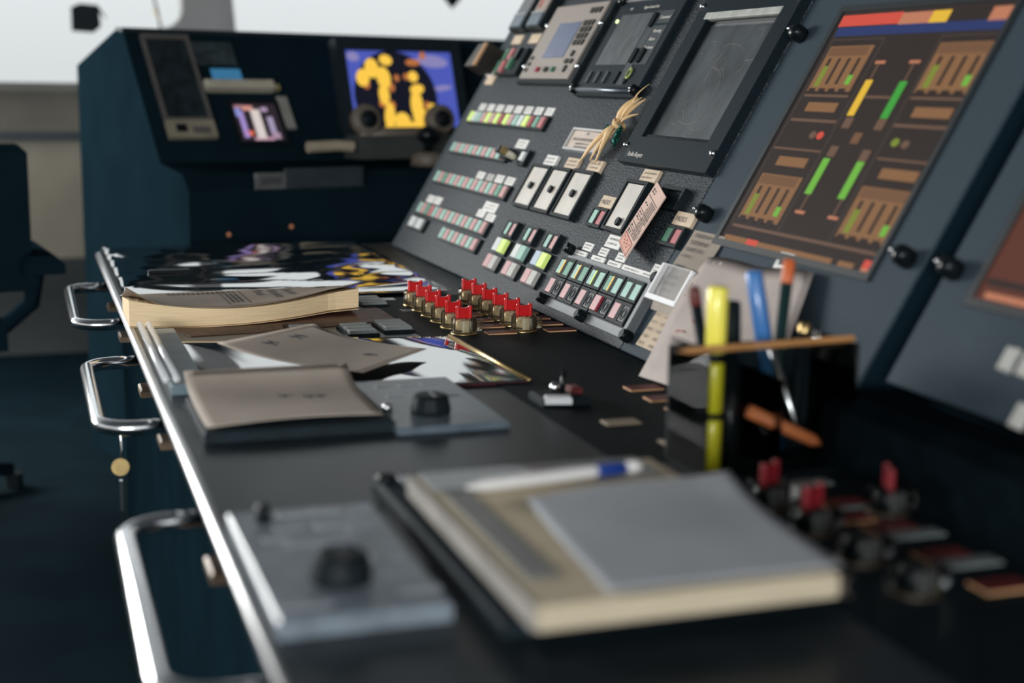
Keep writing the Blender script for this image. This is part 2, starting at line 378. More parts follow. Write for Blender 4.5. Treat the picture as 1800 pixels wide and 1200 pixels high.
# pairs of buttons ------------------------------------------------------
def pair(label, s0, s1, v0, v1, ca, cb_, wide=False, glow=None, group=None, name='button_pair', tagm=None, tagtext=None, deep=.0):
    w, h = s1-s0, v1-v0
    o = thing(name, label, 'button pair', PM((s0+s1)/2, (v0+v1)/2), group)
    f = MB().box(-w/2,-h/2,0,w/2,h/2,.006)
    if not wide: f.frame(-w/2,-h/2,-.0006,h/2,(.005,.005,.003,.004),.006,.011); f.frame(.0006,-h/2,w/2,h/2,(.003,.005,.005,.004),.006,.011)
    f.build('frame', black, o)
    bw, bh = (w*.46, h*.84) if wide else (w*.5-.009, h-.010)
    for sg, c in ((-1, ca), (1, cb_)):
        put('button', chamm(bw, bh, .008 if wide else .0035, c), o, T(sg*(w*.25)+(0 if wide else sg*-.0005), .001, .006))
    if glow: put('lit_edge', chamm(.004, bh*.9, .0095, glow, .0005), o, T(w*.5-.004, 0, .004))
    if tagm:
        t = put('label_tag', chamm(w*1.0, .0225, .006, tagm, .0006), o, T(.002, h/2+.0145, 0))
        if tagtext: text('lettering', tagtext, .012, inkb, t, T(-.026,-.005,.0062))
    return o
g3 = 'columns of paired buttons'
for ci, (nm_, s) in enumerate((('far', -2.634), ('middle', -2.519), ('near', -2.406))):
    pair('top pair of the %s paired-button column, green beside pink' % nm_, s-.031, s+.031, .110, .146, teal, pink, group=g3)
    pair('middle pair of the %s paired-button column, pale covers' % nm_, s-.031, s+.031, .0735, .107, (whiteb, whiteb, blueb)[ci], (lime, teal, lime)[ci], True, lime if ci != 1 else None, group=g3)
    pair('bottom pair of the %s paired-button column, pink beside grey' % nm_, s-.032, s+.030, .037, .070, pink, greylb, True, group=g3)
pair('green and pink button pair under a cream tag left of the tall meter', -2.299, -2.236, .1755, .2115, teal, pinkd, tagm=cream, tagtext='PAESES')
pair('dark green and rose button pair under a cream tag by the monitor', -1.998, -1.934, .1765, .2105, teald, pinkd, tagm=cream, tagtext='PAESES')

# edgewise meters ------------------------------------------------------
def meter(label, s0, s1, v0, v1, knob, tx, group='edgewise meters with cream faces', tagm=cream):
    w, h = s1-s0, v1-v0
    o = thing('panel_meter', label, 'meter', PM((s0+s1)/2, (v0+v1)/2), group)
    MB().box(-w/2,-h/2,0,w/2,h/2,.008).frame(-w/2,-h/2,w/2,h/2,(.005,.006,.008,.006),.008,.014).build('frame', black, o)
    put('meter_face', chamm(w-.016, h-.014, .003, meterf, .0005), o, T(-.0015, 0, .0082))
    MB().ell(0,0,.0065,.0075,0,.006,14).build('zero_screw', blackg, o, T(*knob, .0112))
    t = put('label_tag', chamm(.062, .023, .006, tagm, .0006), o, T(tx, h/2+.0135, 0))
    MB().strokes(-.027,-.008,.027,.008,2,.0063,.9,.4).build('lettering', inkb, t)
    return o
meter('far cream-faced meter of the row of three', -2.692, -2.590, .176, .271, (.0, .0), .010, tagm=white)
meter('middle cream-faced meter of the row of three', -2.580, -2.486, .176, .272, (.004, .0), .016)
meter('near cream-faced meter of the row of three, tag under straw bundle', -2.470, -2.371, .176, .274, (.004, .0), .016)
meter('single tall cream-faced meter behind the propped pink card', -2.220, -2.134, .176, .272, (.012, -.030), .015)

# screw-down key plate near the camera ----------------------------------
kp = thing('key_plate', 'silver plate with two rows of square keys and black knurled screws', 'key plate', PM(-2.118, .072))
MB().cham(-.192,-.053,.186,.050,0,.004,.001).build('base_plate', steel, kp)
MB().box(-.186,-.038,.004,.176,.040,.006).build('key_bed', black, kp)
MB().box(.176,-.040,.004,.186,.048,.016).build('side_rail', steel, kp)
for i in range(5):
    x0 = -.184+.0715*i; w = .066
    for row, (y0, y1) in enumerate(((.002, .038), (-.036, .0))):
        f = MB().box(x0,y0,.006,x0+w,y1,.012)
        for a in (x0, x0+w/2): f.frame(a+.0005,y0,a+w/2-.0005,y1,(.005,.004,.005,.005),.012,.017)
        m_ = f.build('key_module', black, kp)
        for q in (0, 1):
            cx = x0+w*(.25+.5*q); cy = (y0+y1)/2
            if row == 0:
                put('button', chamm(w/2-.011, .026, .0045, (teal if (q == 0 or i in (2,)) else teal2) if i < 3 else (teal2 if (i, q) == (3, 0) else teal), .0006), m_, T(cx, cy-.0005, .012))
                if q == 0 and i < 4: put('lit_edge', chamm(.0035, .026, .006, amber if i != 2 else lime, .0004), m_, T(cx+.009, cy-.0005, .012))
            elif q == 0:
                put('button', chamm(w/2-.011, .026, .0055 if i != 3 else .009, pink, .0006), m_, T(cx, cy, .012))
                if i == 3: put('lit_edge', chamm(.003, .026, .009, redd, .0003), m_, T(cx+.0125, cy, .012))
            else:
                e = put('blank_key', chamm(w/2-.010, .026, .004, mat('charcoal_key', (.05,.056,.06), .4, noise=(80,.85,1.15)), .0006), m_, T(cx, cy, .012))
                for rx, ry in ((.0075,.0105),(.0045,.0065)):
                    MB().lathe([(1,0),(1,.0006),(.86,.0006),(.86,0)], 18).build('oval_emblem', blackg, m_, T(cx,cy,.0161) @ Matrix.Diagonal((rx,ry,1,1)))
for i, (x, w) in enumerate(((-.152,.055),(-.072,.055),(-.002,.052),(.068,.072),(.142,.078))):
    plate_tag(kp, x, .051, w, .016, white, 2, .003)
for x, y in ((-.185,.054),(-.187,-.044),(0,-.046),(.187,-.047),(.186,.051)):
    b = MB().lathe([(0,.003),(.0085,.003),(.0085,.018),(.007,.021),(0,.021)], 16)
    for k_ in range(10):
        a = 2*math.pi*k_/10; b.box(.0087*math.cos(a)-.001,.0087*math.sin(a)-.001,.004,.0087*math.cos(a)+.001,.0087*math.sin(a)+.001,.018)
    b.build('thumb_screw', blackg, kp, T(x, y))
for lb, s, v, w, h in (('white square tag above the far end of the key plate', -2.256, .1415, .040, .015), ('small white tag with one letter above the key plate', -2.185, .1405, .034, .015),
        ('white tag left of the pink card foot above the key plate', -2.110, .1405, .037, .015), ('lone white tag above the near end of the key plate', -1.966, .139, .038, .016), ('large white tag directly under the tall meter', -2.167, .162, .060, .023)):
    tg = part(MB().cham(-w/2,-h/2,w/2,h/2,0,.002,.0004).build('label_plate', white, None, PM(s, v)), bayA)
    MB().strokes(-w*.42,-h*.36,w*.42,h*.36,2,.0022,.85,.45).build('lettering', ink, tg)

# nameplate holder, straw bundle, propped card
npl = thing('notice_holder', 'clear notice holder with a printed cream card left of the straw bundle', 'notice', PM(-2.520, .3355))
MB().cham(-.078,-.020,.078,.019,.001,.004,.0006).build('notice_card', mat('notice_card', (.56,.47,.40), .5, noise=(20,.92,1.05)), npl)
MB().frame(-.081,-.0235,.081,.0235,.004,0,.008).build('clear_rim', mat('rim_plastic', (.45,.44,.43), .2, noise=(30,.9,1.05), coat=.5), npl)
MB().strokes(-.062,-.003,.066,.005,1,.0043,1,.75).strokes(-.045,-.011,.045,-.005,1,.0043,.95,.7).strokes(-.04,-.018,.04,-.012,1,.0043,.95,.75).strokes(-.008,.011,.008,.017,1,.0043,1,.8).build('lettering', ink, npl)

sb = thing('straw_bundle', 'bundle of dried straw tied with green tinsel against the panel', 'straw bundle', PM(-2.372, .365, .010))
straw = mat('straw', (.74, .50, .25), .6, noise=(25, .8, 1.1), stretch=(1, 1, 1))
def blade(pts, w):
    m = len(pts); mb = MB()
    for i in range(m):
        a = math.sin(math.pi*min(1, max(.06, i/(m-1))))**.6 if i < m-1 else .08
        x, y, z = pts[i]; dx = pts[min(i+1,m-1)][0]-pts[max(i-1,0)][0]; dy = pts[min(i+1,m-1)][1]-pts[max(i-1,0)][1]; l = math.hypot(dx, dy) or 1
        nx, ny = -dy/l*w*a/2, dx/l*w*a/2
        mb.v += [(x+nx,y+ny,z),(x,y,z+w*.35*a),(x-nx,y-ny,z),(x,y,z-w*.25*a)]
    for i in range(m-1):
        for k_ in range(4): q, r_ = i*4+k_, i*4+(k_+1) % 4; mb.f.append((q, r_, r_+4, q+4))
    mb.f += [(3,2,1,0), (4*m-4,4*m-3,4*m-2,4*m-1)]
    return mb
O = (-2.372, .365)
for (sa, va), (sb_, vb), w, z in (((-2.344,.453),(-2.352,.40),.003,.014), ((-2.357,.425),(-2.372,.362),.013,.016), ((-2.329,.424),(-2.366,.364),.008,.012), ((-2.336,.424),(-2.360,.37),.006,.017),
        ((-2.396,.396),(-2.378,.360),.009,.010), ((-2.321,.393),(-2.362,.366),.005,.014), ((-2.429,.335),(-2.372,.366),.010,.014), ((-2.450,.286),(-2.375,.366),.009,.018), ((-2.418,.293),(-2.374,.366),.007,.014),
        ((-2.384,.294),(-2.372,.368),.008,.016), ((-2.400,.290),(-2.370,.366),.006,.011), ((-2.378,.320),(-2.366,.368),.012,.020), ((-2.432,.297),(-2.380,.362),.006,.010)):
    pts = []
    for i in range(9):
        t = i/8; pts.append((sa+(sb_-sa)*t-O[0]+.006*math.sin(t*math.pi)*(1 if sa < sb_ else -1)*.5, va+(vb-va)*t-O[1], z-.010+.008*math.sin(t*2.6)))
    blade(pts, w*1.7).build('straw_stalk', straw, sb, smooth=True)
MB().lathe([(.013,-.004),(.0145,0),(.013,.004)], 16).build('straw_tie', straw, sb, T(.005,.002,.008) @ Matrix.Rotation(.9,4,'Z') @ Matrix.Rotation(1.57,4,'Y'), True)
tin = MB()
for i in range(340):
    t = random.random(); a = random.random()*6.28; r_ = random.uniform(.002,.009)
    x, y = (.018+t*.012, -.002-t*.036) if i % 3 else (-.045+t*.03, -.012+t*.012)
    tin.tube([(x,y,.006),(x+math.cos(a)*r_,y+math.sin(a)*r_,.006+random.uniform(-.003,.008))], .0008, 3)
tn = tin.build('green_tinsel', mat('tinsel', (.02,.13,.10), .3, .6, noise=(200,.5,1.6)), sb); tn['kind'] = 'stuff'

# pink card propped in front of the tall meter
card = thing('instruction_card', 'pink-bordered printed instruction card propped against the tall meter', 'card', PM(-2.070, .205))
cc = [(-2.109,.2756,.012),(-2.0105,.2464,.030),(-2.0310,.1341,.030),(-2.129,.1625,.012)]
cv = [Vector((s+2.070, v-.205, w)) for s, v, w in cc]
nrm = (cv[1]-cv[0]).cross(cv[3]-cv[0]).normalized(); nrm = nrm if nrm.z > 0 else -nrm
def cpt(a, b, d=0): return cv[0]*(1-a)*(1-b)+cv[1]*a*(1-b)+cv[2]*a*b+cv[3]*(1-a)*b+nrm*d
cm = mat('pink_card', (.64,.44,.36), .5, noise=(18,.93,1.04))
MB().add([cpt(0,0),cpt(1,0),cpt(1,1),cpt(0,1),cpt(0,0,-.002),cpt(1,0,-.002),cpt(1,1,-.002),cpt(0,1,-.002)], [(3,2,1,0),(4,5,6,7),(0,1,5,4),(1,2,6,5),(2,3,7,6),(3,0,4,7)]).build('card_sheet', cm, card)
def cquads(rects, name, m, d=.0004):
    mb = MB()
    for a0, b0, a1, b1 in rects: mb.add([cpt(a0,b0,d),cpt(a1,b0,d),cpt(a1,b1,d),cpt(a0,b1,d)], [(0,1,2,3)])
    return mb.build(name, m, card)
cquads([(.08,.80,.92,.985)], 'red_field', mat('card_red', (.66,.34,.26), .5, noise=(18,.93,1.04)))
cquads([(.08,.80,.92,.81),(.08,.975,.92,.985),(.08,.80,.10,.985),(.90,.80,.92,.985)], 'red_border', inkr, .0006)
rc = [(.05,b,.95,b+.006) for b in (.20,.42,.62,.70)]+[(.05,.50,.6,.505)]
for b in [x*.026+.23 for x in range(21)]:
    a = .42+random.random()*.06
    while a < .9 and not (.5 < b < .56 and a > .8):
        w = random.uniform(.02,.06); rc.append((a,b,a+w,b+.011)); a += w+.014
for b in (.08,.12,.30,.45,.53,.66,.73,.76):
    for a in (.10,.17,.30): rc.append((a+random.random()*.03,b,a+.06,b+.022))
cquads(rc, 'lettering', ink, .0006)
cquads([(.2+.09*i,.84+.03*(i%3),.26+.09*i,.86+.03*(i%3)) for i in range(7)], 'red_lettering', inkr, .0008)
# dark frame behind the card
fr_ = thing('empty_frame', 'black empty meter frame mostly hidden behind the pink card', 'frame', PM(-2.035, .253))
MB().box(-.040,-.019,0,.040,.019,.004).frame(-.040,-.019,.040,.019,.006,.004,.014).build('frame', black, fr_)

# upper instruments ------------------------------------------------------
def screw(parent, x, y, z=.0, r=.006, m=chrome):
    b = MB().lathe([(r,0),(r,.003),(r*.6,.0055),(0,.006)], 14); b.box(-r*.7,-.0006,.0045,r*.7,.0006,.0063)
    return b.build('screw', m, parent, T(x, y, z), True)
gc = thing('alarm_controller', 'beige keypad controller with a small blue-grey display', 'controller', PM(-2.905, .548))
MB().cham(-.175,-.096,.172,.100,0,.012,.003).build('bezel', black, gc)
beige = mat('controller_beige', (.30,.265,.235), .5, noise=(200,.93,1.06))
MB().cham(-.157,-.086,.146,.096,.012,.016,.001).build('face_plate', beige, gc)
MB().cham(-.075,-.036,.053,.050,.016,.0175,.0006).build('display', mat('lcd_grey_blue', (.105,.125,.20), .25, noise=(150,.9,1.1), emit=((.11,.13,.22),.15)), gc)
dk = mat('keypad_brown', (.035,.03,.022), .5, noise=(60,.9,1.1))
for r_ in range(4):
    for c_ in range(3): MB().prism([(-.008,.006),(.008,.006),(.005,-.006),(-.005,-.006)], 0, .004).build('keypad_key', dk, gc, T(.078+.021*c_, .045-.0155*r_, .016))
for c_ in range(3): MB().prism([(-.008,.006),(.008,.006),(.005,-.006),(-.005,-.006)], 0, .004).build('keypad_key', dk, gc, T(.080+.021*c_, .075, .016))
for x, y, rx, ry in ((.102,-.028,.006,.008),(.090,-.046,.010,.006),(.116,-.046,.010,.006),(.104,-.064,.006,.009)):
    MB().ell(0,0,rx,ry,0,.004,6).build('arrow_key', dk, gc, T(x, y, .016))
for y in (-.036,-.051,-.066): put('soft_key', chamm(.014,.009,.003,dk), gc, T(-.135,y,.016))
for x, c, n_ in ((-.057,redd,'red_key'),(-.005,dk,'dark_key'),(.038,teald,'green_key')): put(n_, chamm(.014,.011,.006,c), gc, T(x,-.066,.016))
for x, y in ((-.166,.05),(-.166,-.055),(.158,.045),(.158,-.055)): screw(gc, x, y, .012, .006)

eu = thing('engine_display_unit', 'dark engine display unit with a scratched grey screen and five slot keys', 'display unit', PM(-2.532, .535))
slate = mat('slate_bezel', (.009,.016,.022), .5, noise=(120,.85,1.15), stretch=(1,8,1), spec=.15)
MB().cham(-.150,-.108,.150,.104,0,.014,.003).build('housing', slate, eu)
MB().tube([(-.146,-.098,.016),(.146,-.098,.016)], .006, 8).build('lower_rail', alu if False else mat('dark_alu', (.10,.12,.14), .35, .7, noise=(40,.9,1.1)), eu, smooth=True)
MB().tube([(-.135,.102,.015),(.146,.102,.015)], .003, 6).build('upper_rail', alu, eu, smooth=True)
scr = mat('scratched_screen', (.075,.084,.090), .38, noise=(28,.7,1.25), stretch=(3,1,1))
MB().cham(-.116,-.042,.036,.070,.014,.0155,.0006).build('screen', scr, eu)
fldm = mat('field_grey', (.038,.047,.054), .45, noise=(60,.9,1.1))
MB().box(.038,-.085,.014,.068,.072,.0148).build('field', fldm, eu)
MB().box(.070,.045,.014,.124,.072,.0148).build('field', fldm, eu)
MB().box(.070,-.042,.014,.124,.040,.0148).build('field', fldm, eu)
pil = lambda w, h: MB().prism([(w/2*math.cos(a), (h/2-w/2)*(1 if math.sin(a) >= 0 else -1)+w/2*math.sin(a)) for a in [2*math.pi*k_/16+.01 for k_ in range(16)]], 0, .004)
for x in (-.112,-.070,-.027,.026): pil(.010,.026).build('slot_key', black if x > 0 else fldm, eu, T(x,-.070,.014))
pil(.010,.026).build('slot_key', black, eu, T(.074,-.070,.014))
MB().lathe([(.010,0),(.010,.003),(.007,.003),(.007,0)], 18).build('start_ring', mat('ring_olive', (.30,.36,.10), .4, noise=(30,.9,1.1)), eu, T(.079,-.062,.016) @ Matrix.Diagonal((.8,1.2,1,1)), True)
for x, y in ((.053,.052),(.053,-.024),(.086,-.024)): pil(.016,.032).build('slot_key', blackg, eu, T(x, y, .0148))
MB().lathe([(0,.0),(.004,0),(.004,.003),(0,.004)], 12).build('power_light', emis('green_led', (.75,1,.4), 2.2), eu, T(-.126,.056,.014), True)
wt = mat('white_print', (.60,.56,.52), .6, noise=(40,.95,1.02))
for s_, x, y in (('Command', .074,.054),('Warning', .076,.025),('Alarm', .078,.008),('Shutdown', .074,-.010)): text('lettering', s_, .0105, wt, eu, T(x, y, .015))
text('lettering', 'Engine Control Unit', .0085, wt, eu, T(-.03,.081,.0142)); text('lettering', 'ECU', .007, wt, eu, T(-.095,.081,.0142))
for x, y in ((-.147,-.098),(.147,-.098),(-.147,.102)):
    b = MB().lathe([(0,0),(.010,0),(.010,.016),(.007,.019),(0,.019)], 14).build('corner_screw', blackg, eu, T(x, y, .008), True)
    MB().lathe([(0,.019),(.004,.019),(.003,.021),(0,.0215)], 10).build('screw_cap', chrome, b, None, True)

pd = thing('panel_display', 'large dark display with a dusty scratched screen beside the colour monitor', 'display', PM(-2.127, .455))
pdm = mat('display_plate', (.009,.0165,.022), .5, noise=(250,.85,1.15), bump=(700,.12,.0004), spec=.12)
mb_ = MB(); mb_.frame(-.171,-.155,.171,.200,(.046,.050,.046,.070),0,.016); mb_.build('bezel', pdm, pd)
MB().frame(-.128,-.106,.128,.128,.008,-.002,.012).build('inner_rim', blackg, pd)
dusty = mat('dusty_screen', (.060,.070,.076), .34, noise=(9,.62,1.35), stretch=(1.6,1,1))
MB().box(-.126,-.104,.001,.126,.126,.004).build('screen', dusty, pd)
rng = random.Random(3)
sc_ = MB()
for a0, a1, cx, cy, r_ in ((.3,1.7,-.02,-.02,.055),(.5,1.5,.0,.0,.035),(2.6,4.2,.06,.02,.09),(-.6,.5,-.05,-.03,.08),(3.6,5.2,.03,.02,.10),(1.0,1.9,.0,-.02,.10),(4.4,5.6,-.01,.05,.12),(.1,.9,.03,-.06,.05)):
    sc_.tube([(cx+r_*math.cos(a0+(a1-a0)*i/10), cy+r_*math.sin(a0+(a1-a0)*i/10), .0041) for i in range(11)], .00035, 4)
for i in range(46):
    x, y = rng.uniform(-.115,.10), rng.uniform(-.095,.115); a = rng.choice((0,1.57,.8,2.3))+rng.uniform(-.3,.3); l = rng.uniform(.006,.03)
    x2, y2 = max(-.12,min(.12,x+l*math.cos(a))), max(-.1,min(.12,y+l*math.sin(a)))
    sc_.tube([(x,y,.0041),(x2,y2,.0041)], .00022, 3)
so = sc_.build('scratches', mat('scratch', (.24,.22,.20), .6, noise=(60,.7,1.2)), pd); so['kind'] = 'stuff'
MB().cham(-.135,.124,.127,.137,.012,.0175,.001).build('tape_strip', mat('tape', (.42,.43,.40), .5, noise=(40,.85,1.1)), pd)
for x, y in ((-.165,-.124),(.164,-.122),(-.165,.150),(.163,.150)): screw(pd, x, y, .016, .0055)
text('lettering', 'Rolls-Royce', .0125, wt, pd, T(-.140,-.1435,.0162))
MB().box(-.147,-.1465,.016,-.1435,-.131,.0164).build('logo_bar', fldm, pd)

for s, v, lb in ((-1.904,.239,'black panel knob at the lower corner beside the engine monitor'),(-1.920,.545,'black panel knob on the seam above the engine monitor'),(-1.389,.236,'black panel knob left of the dark seam at lower right'),(-1.300,.234,'black panel knob right of the dark seam at lower right')):
    kn = part(MB().lathe([(0,0),(.012,0),(.013,.006),(.012,.018),(.008,.023),(0,.024)], 20).build('panel_knob', blackg, None, PM(s, v), True), bayC if s > -1.32 else bayB)
    MB().lathe([(0,.0235),(.0035,.0235),(.0025,.026),(0,.0265)], 10, (-.007,0)).build('centre_pin', chrome, kn, smooth=True)

# small instruments at the far top corner
for i, (s, lb) in enumerate(((-3.272,'far narrow counter at the top far corner of the panel'),(-3.150,'second narrow counter from the far end with a red mark'))):
    mm = thing('counter_unit', lb, 'counter', PM(s, .632), 'narrow counters at the top far corner')
    MB().cham(-.050,-.040,.050,.048,0,.022,.003).build('case', black, mm)
    MB().cham(-.038,.000,.038,.044,.022,.024,.0006).build('face', mat('counter_face_%d' % i, ((.13,.135,.145),(.33,.27,.23))[i], .4, noise=(30,.85,1.1)), mm)
    MB().cham(-.038,-.036,.038,-.006,.022,.026,.001).build('grip', bluem, mm)
    MB().box(-.040,-.006,.022,.040,-.001,.027).build('lip', alu, mm)
    if i: MB().box(-.022,.010,.0242,-.008,.038,.0246).build('red_mark', inkr, mm)
    put('label_tag', chamm(.066,.024,.003,cream,.0005), mm, T(.002,-.058,0))
sw = thing('selector_block', 'block of green and red selector keys near the far top corner', 'selector', PM(-3.18, .508))
MB().cham(-.075,-.036,.072,.034,0,.016,.002).build('body', black, sw)
for x, y, c in ((-.045,.014,teald),(-.012,.014,pinkd),(-.030,-.018,pinkd),(-.058,-.018,teald),(.014,-.010,teald),(.03,.016,blackg)): put('selector_key', chamm(.020,.030,.008,c), sw, T(x, y, .016))
cl = thing('bulldog_clip', 'dark clip gripping cream notes on the far panel edge', 'clip', PM(-3.335, .505))
MB().prism([(-.07,-.03),(-.05,.03),(.026,.035),(.03,-.03)], .004, .05).build('clip_body', mat('dark_bronze', (.035,.03,.025), .4, .3, noise=(40,.8,1.2)), cl)
MB().prism([(.010,-.030),(.020,-.030),(.026,.030),(.016,.030)], .050, .056).build('clip_lip', tan, cl)
put('note', chamm(.06,.024,.003,cream,.0005), cl, T(.026,-.041,0))
put('note', chamm(.05,.016,.004,white,.0005), cl, T(.012,-.024,.004))

# clear sleeve, printed strips hanging at the seam
stp = thing('printed_strip', 'long grey printed strip taped over the seam under the monitor', 'paper strip', PM(-1.868, .155))
MB().grid(lambda a, b: (-.050+.100*a, .058-.135*b, .003+.010*math.sin(b*3)*b), 2, 12, .0006).build('strip_sheet', mat('grey_brown_paper', (.27,.225,.18), .65, noise=(15,.9,1.08)), stp)
for y0, y1, k_ in ((.046,.054,.9),(.034,.042,.8),(.022,.030,.9),(.011,.018,.6),(-.008,.0,.5),(-.026,-.018,.55),(-.037,-.030,.5),(-.049,-.042,.55)):
    t_ = (.058-(y0+y1)/2)/.135
    MB().strokes(-.040,y0,-.040+.08*k_,y1,1,.0043+.010*math.sin(t_*3)*t_+.0012,.95,.75).build('lettering', ink, stp)
slv = thing('clear_sleeve', 'clear plastic sleeve with a white rim over the printed strip', 'sleeve', PM(-1.868, .117, .014))
MB().frame(-.052,-.028,.050,.030,(.004,.008,.006,.0005),0,.008).build('white_rim', mat('sleeve_rim', (.88,.88,.88), .3, noise=(20,.95,1.02), coat=.4), slv)
MB().box(-.050,-.026,.005,.048,.030,.006).build('sleeve_film', mat('sleeve_frost', (.62,.62,.62), .3, noise=(14,.8,1.1), alpha=.2), slv)
ls = thing('printed_list', 'cream list with two printed columns hanging below the clear sleeve', 'paper', PM(-1.866, .052))
MB().grid(lambda a, b: (-.030+.070*a-.004*b, .036-.068*b, .002+.004*b), 2, 4, .0005).build('list_sheet', mat('list_paper', (.52,.41,.29), .65, noise=(15,.9,1.08)), ls)
for r_ in range(5):
    for c_ in (0, 1): MB().strokes(-.028+.034*c_, .024-.012*r_-.006, -.008+.034*c_, .024-.012*r_+.001, 1, .0068, .95, .7).build('lettering', inkb, ls)

# engine mimic monitor ----------------------------------------------------
def SXY(a, b): return (a-.5)*.384, (b-.5)*.362
mo = thing('engine_monitor', 'colour monitor showing orange gauges and green bars in the blue-grey panel', 'monitor', PM(-1.644, .395))
MB().frame(-.204,-.196,.202,.196,(.010,.010,.008,.010),-.001,.004).build('bezel', mat('monitor_bezel', (.020,.024,.027), .45, noise=(60,.9,1.1)), mo)
scrn = MB().box(-.194,-.186,.0002,.194,.187,.0012).build('screen', emis('mimic_dark', (.050,.034,.030), .55), mo)
E_ = {k_: emis('mimic_'+k_, c, s) for k_, c, s in (('orange',(.43,.215,.095),.55),('orange_dim',(.33,.165,.085),.5),('red',(.72,.09,.06),.85),('yellow',(.95,.58,.05),.8),('green',(.06,.42,.055),.8),('lime',(.18,.52,.06),.85),('olive',(.32,.40,.05),.6),('blue',(.035,.06,.22),.6),('slot',(.055,.035,.03),.5),('brown',(.26,.15,.10),.55),('salmon',(.70,.27,.15),.7),('grey',(.10,.075,.065),.5))}
def ui(name, key, rects, z=.0016):
    mb = MB()
    for a0, b0, a1, b1 in rects:
        x0, y0 = SXY(a0, b0); x1, y1 = SXY(a1, b1); mb.box(x0,y0,z-.0004,x1,y1,z)
    return mb.build(name, E_[key], mo)
ui('header_bar','red',[(.01,.95,.40,1.0)]); ui('header_bar','salmon',[(.40,.945,.58,.995)]); ui('header_bar','yellow',[(.58,.945,.68,.995)]); ui('header_mark','salmon',[(.90,.94,.995,.995)])
ui('title_bar','blue',[(.02,.905,1.0,.945)])
ui('frame_lines','grey',[(.02,.885,.37,.892),(.70,.885,1.0,.892),(.365,.06,.375,.89),(.70,.06,.71,.89),(.02,.06,.03,.90)])
ui('rule_lines','brown',[(.04,.525,.355,.537),(.71,.525,1.0,.537),(.03,.40,.36,.408),(.72,.395,1.0,.403),(.04,.635,.34,.645),(.72,.635,1.0,.645),(.04,.05,.99,.062),(.40,.635,.60,.645)])
for gi, (a0, b0) in enumerate(((.04,.66),(.72,.66),(.05,.09),(.725,.09))):
    ui('gauge_panel', 'orange' if gi != 1 else 'orange', [(a0,b0,a0+.29 if gi % 2 == 0 else .998,b0+.20)])
    ui('gauge_heading', 'orange_dim', [(a0+.01,b0+.155,a0+.27,b0+.195)], .0018)
    ui('gauge_slots', 'slot', [(a0+.035+.065*k_, b0+.03, a0+.053+.065*k_, b0+.145) for k_ in range(4)]+[(a0+.01+.068*k_, b0-.015, a0+.055+.068*k_, b0+.012) for k_ in range(4)], .0018)
    ui('gauge_level', 'olive', [(a0+.030, b0+.02, a0+.062, b0+.11)], .0020); ui('gauge_level', 'lime', [(a0+.23, b0+.03, a0+.26, b0+.07)], .0020)
for a0, b0 in ((.10,.57),(.775,.565),(.105,.33),(.78,.325)): ui('value_box', 'orange', [(a0,b0,a0+.205,b0+.04)])
def bar(name, key, a, b0, b1, w=.042):
    x0, y0 = SXY(a-w/2, b0); x1, y1 = SXY(a+w/2, b1); MB().box(x0,y0,.0012,x1,y1,.0018).build(name, E_[key], mo)
bar('level_bar','yellow',.42,.56,.71); bar('level_bar','green',.63,.555,.705); bar('level_bar','lime',.425,.23,.38); bar('level_bar','lime',.64,.23,.38)
for a, b in ((.43,.53),(.63,.53),(.535,.47),(.435,.41),(.64,.405)): bar('bar_cap','brown' if b != .47 else 'orange_dim',a,b-.022,b+.022,.048)
for a, b in ((.425,.785),(.63,.785),(.44,.155),(.655,.155)): bar('limit_tick','salmon',a,b-.006,b+.006,.06)
for a, b0, b1 in ((.42,.71,.785),(.63,.705,.785),(.435,.16,.23),(.65,.16,.23)): bar('bar_stem','brown',a,b0,b1,.008)
for a, b, key in ((.30,.47,'red'),(.25,.47,'brown'),(.77,.465,'olive'),(.83,.46,'brown')):
    x, y = SXY(a, b); MB().ell(x,y,.008,.006,.0012,.0018,14).build('status_lamp', E_[key], mo)
ui('footer_line','orange',[(.03,-.012,.20,.012),(.28,-.012,.78,.008),(.82,-.014,.91,.008)]); ui('footer_line','red',[(.20,-.012,.28,.012)]); ui('footer_mark','red',[(.955,.0,1.0,.03)]); ui('footer_mark','salmon',[(.955,-.02,1.0,.0)])
# second monitor at the right edge
m2 = thing('engine_monitor', 'second monitor with a rust-red screen cut off by the right edge', 'monitor', PM(-1.055, .395))
MB().frame(-.204,-.196,.202,.196,(.010,.010,.008,.010),-.001,.004).build('bezel', MATS['monitor_bezel'], m2)
MB().box(-.194,-.186,.0002,.194,.187,.0012).build('screen', emis('mimic_rust', (.20,.060,.038), .5), m2)
MB().box(-.180,-.183,.0012,.18,-.176,.0018).build('footer_line', E_['salmon'], m2)
MB().box(-.188,-.168,.0012,.186,-.160,.0018).build('lower_band', E_['slot'], m2)
for s, v, lb in ((-1.149,.155,'left one of two white switch caps at the right picture edge'),(-1.121,.155,'right one of two white switch caps at the right picture edge'),(-1.095,.105,'low single white switch cap near the right picture edge')):
    part(MB().cham(-.008,-.013,.008,.013,0,.008,.002).build('switch_cap', greylb, None, PM(s, v)), bayC)
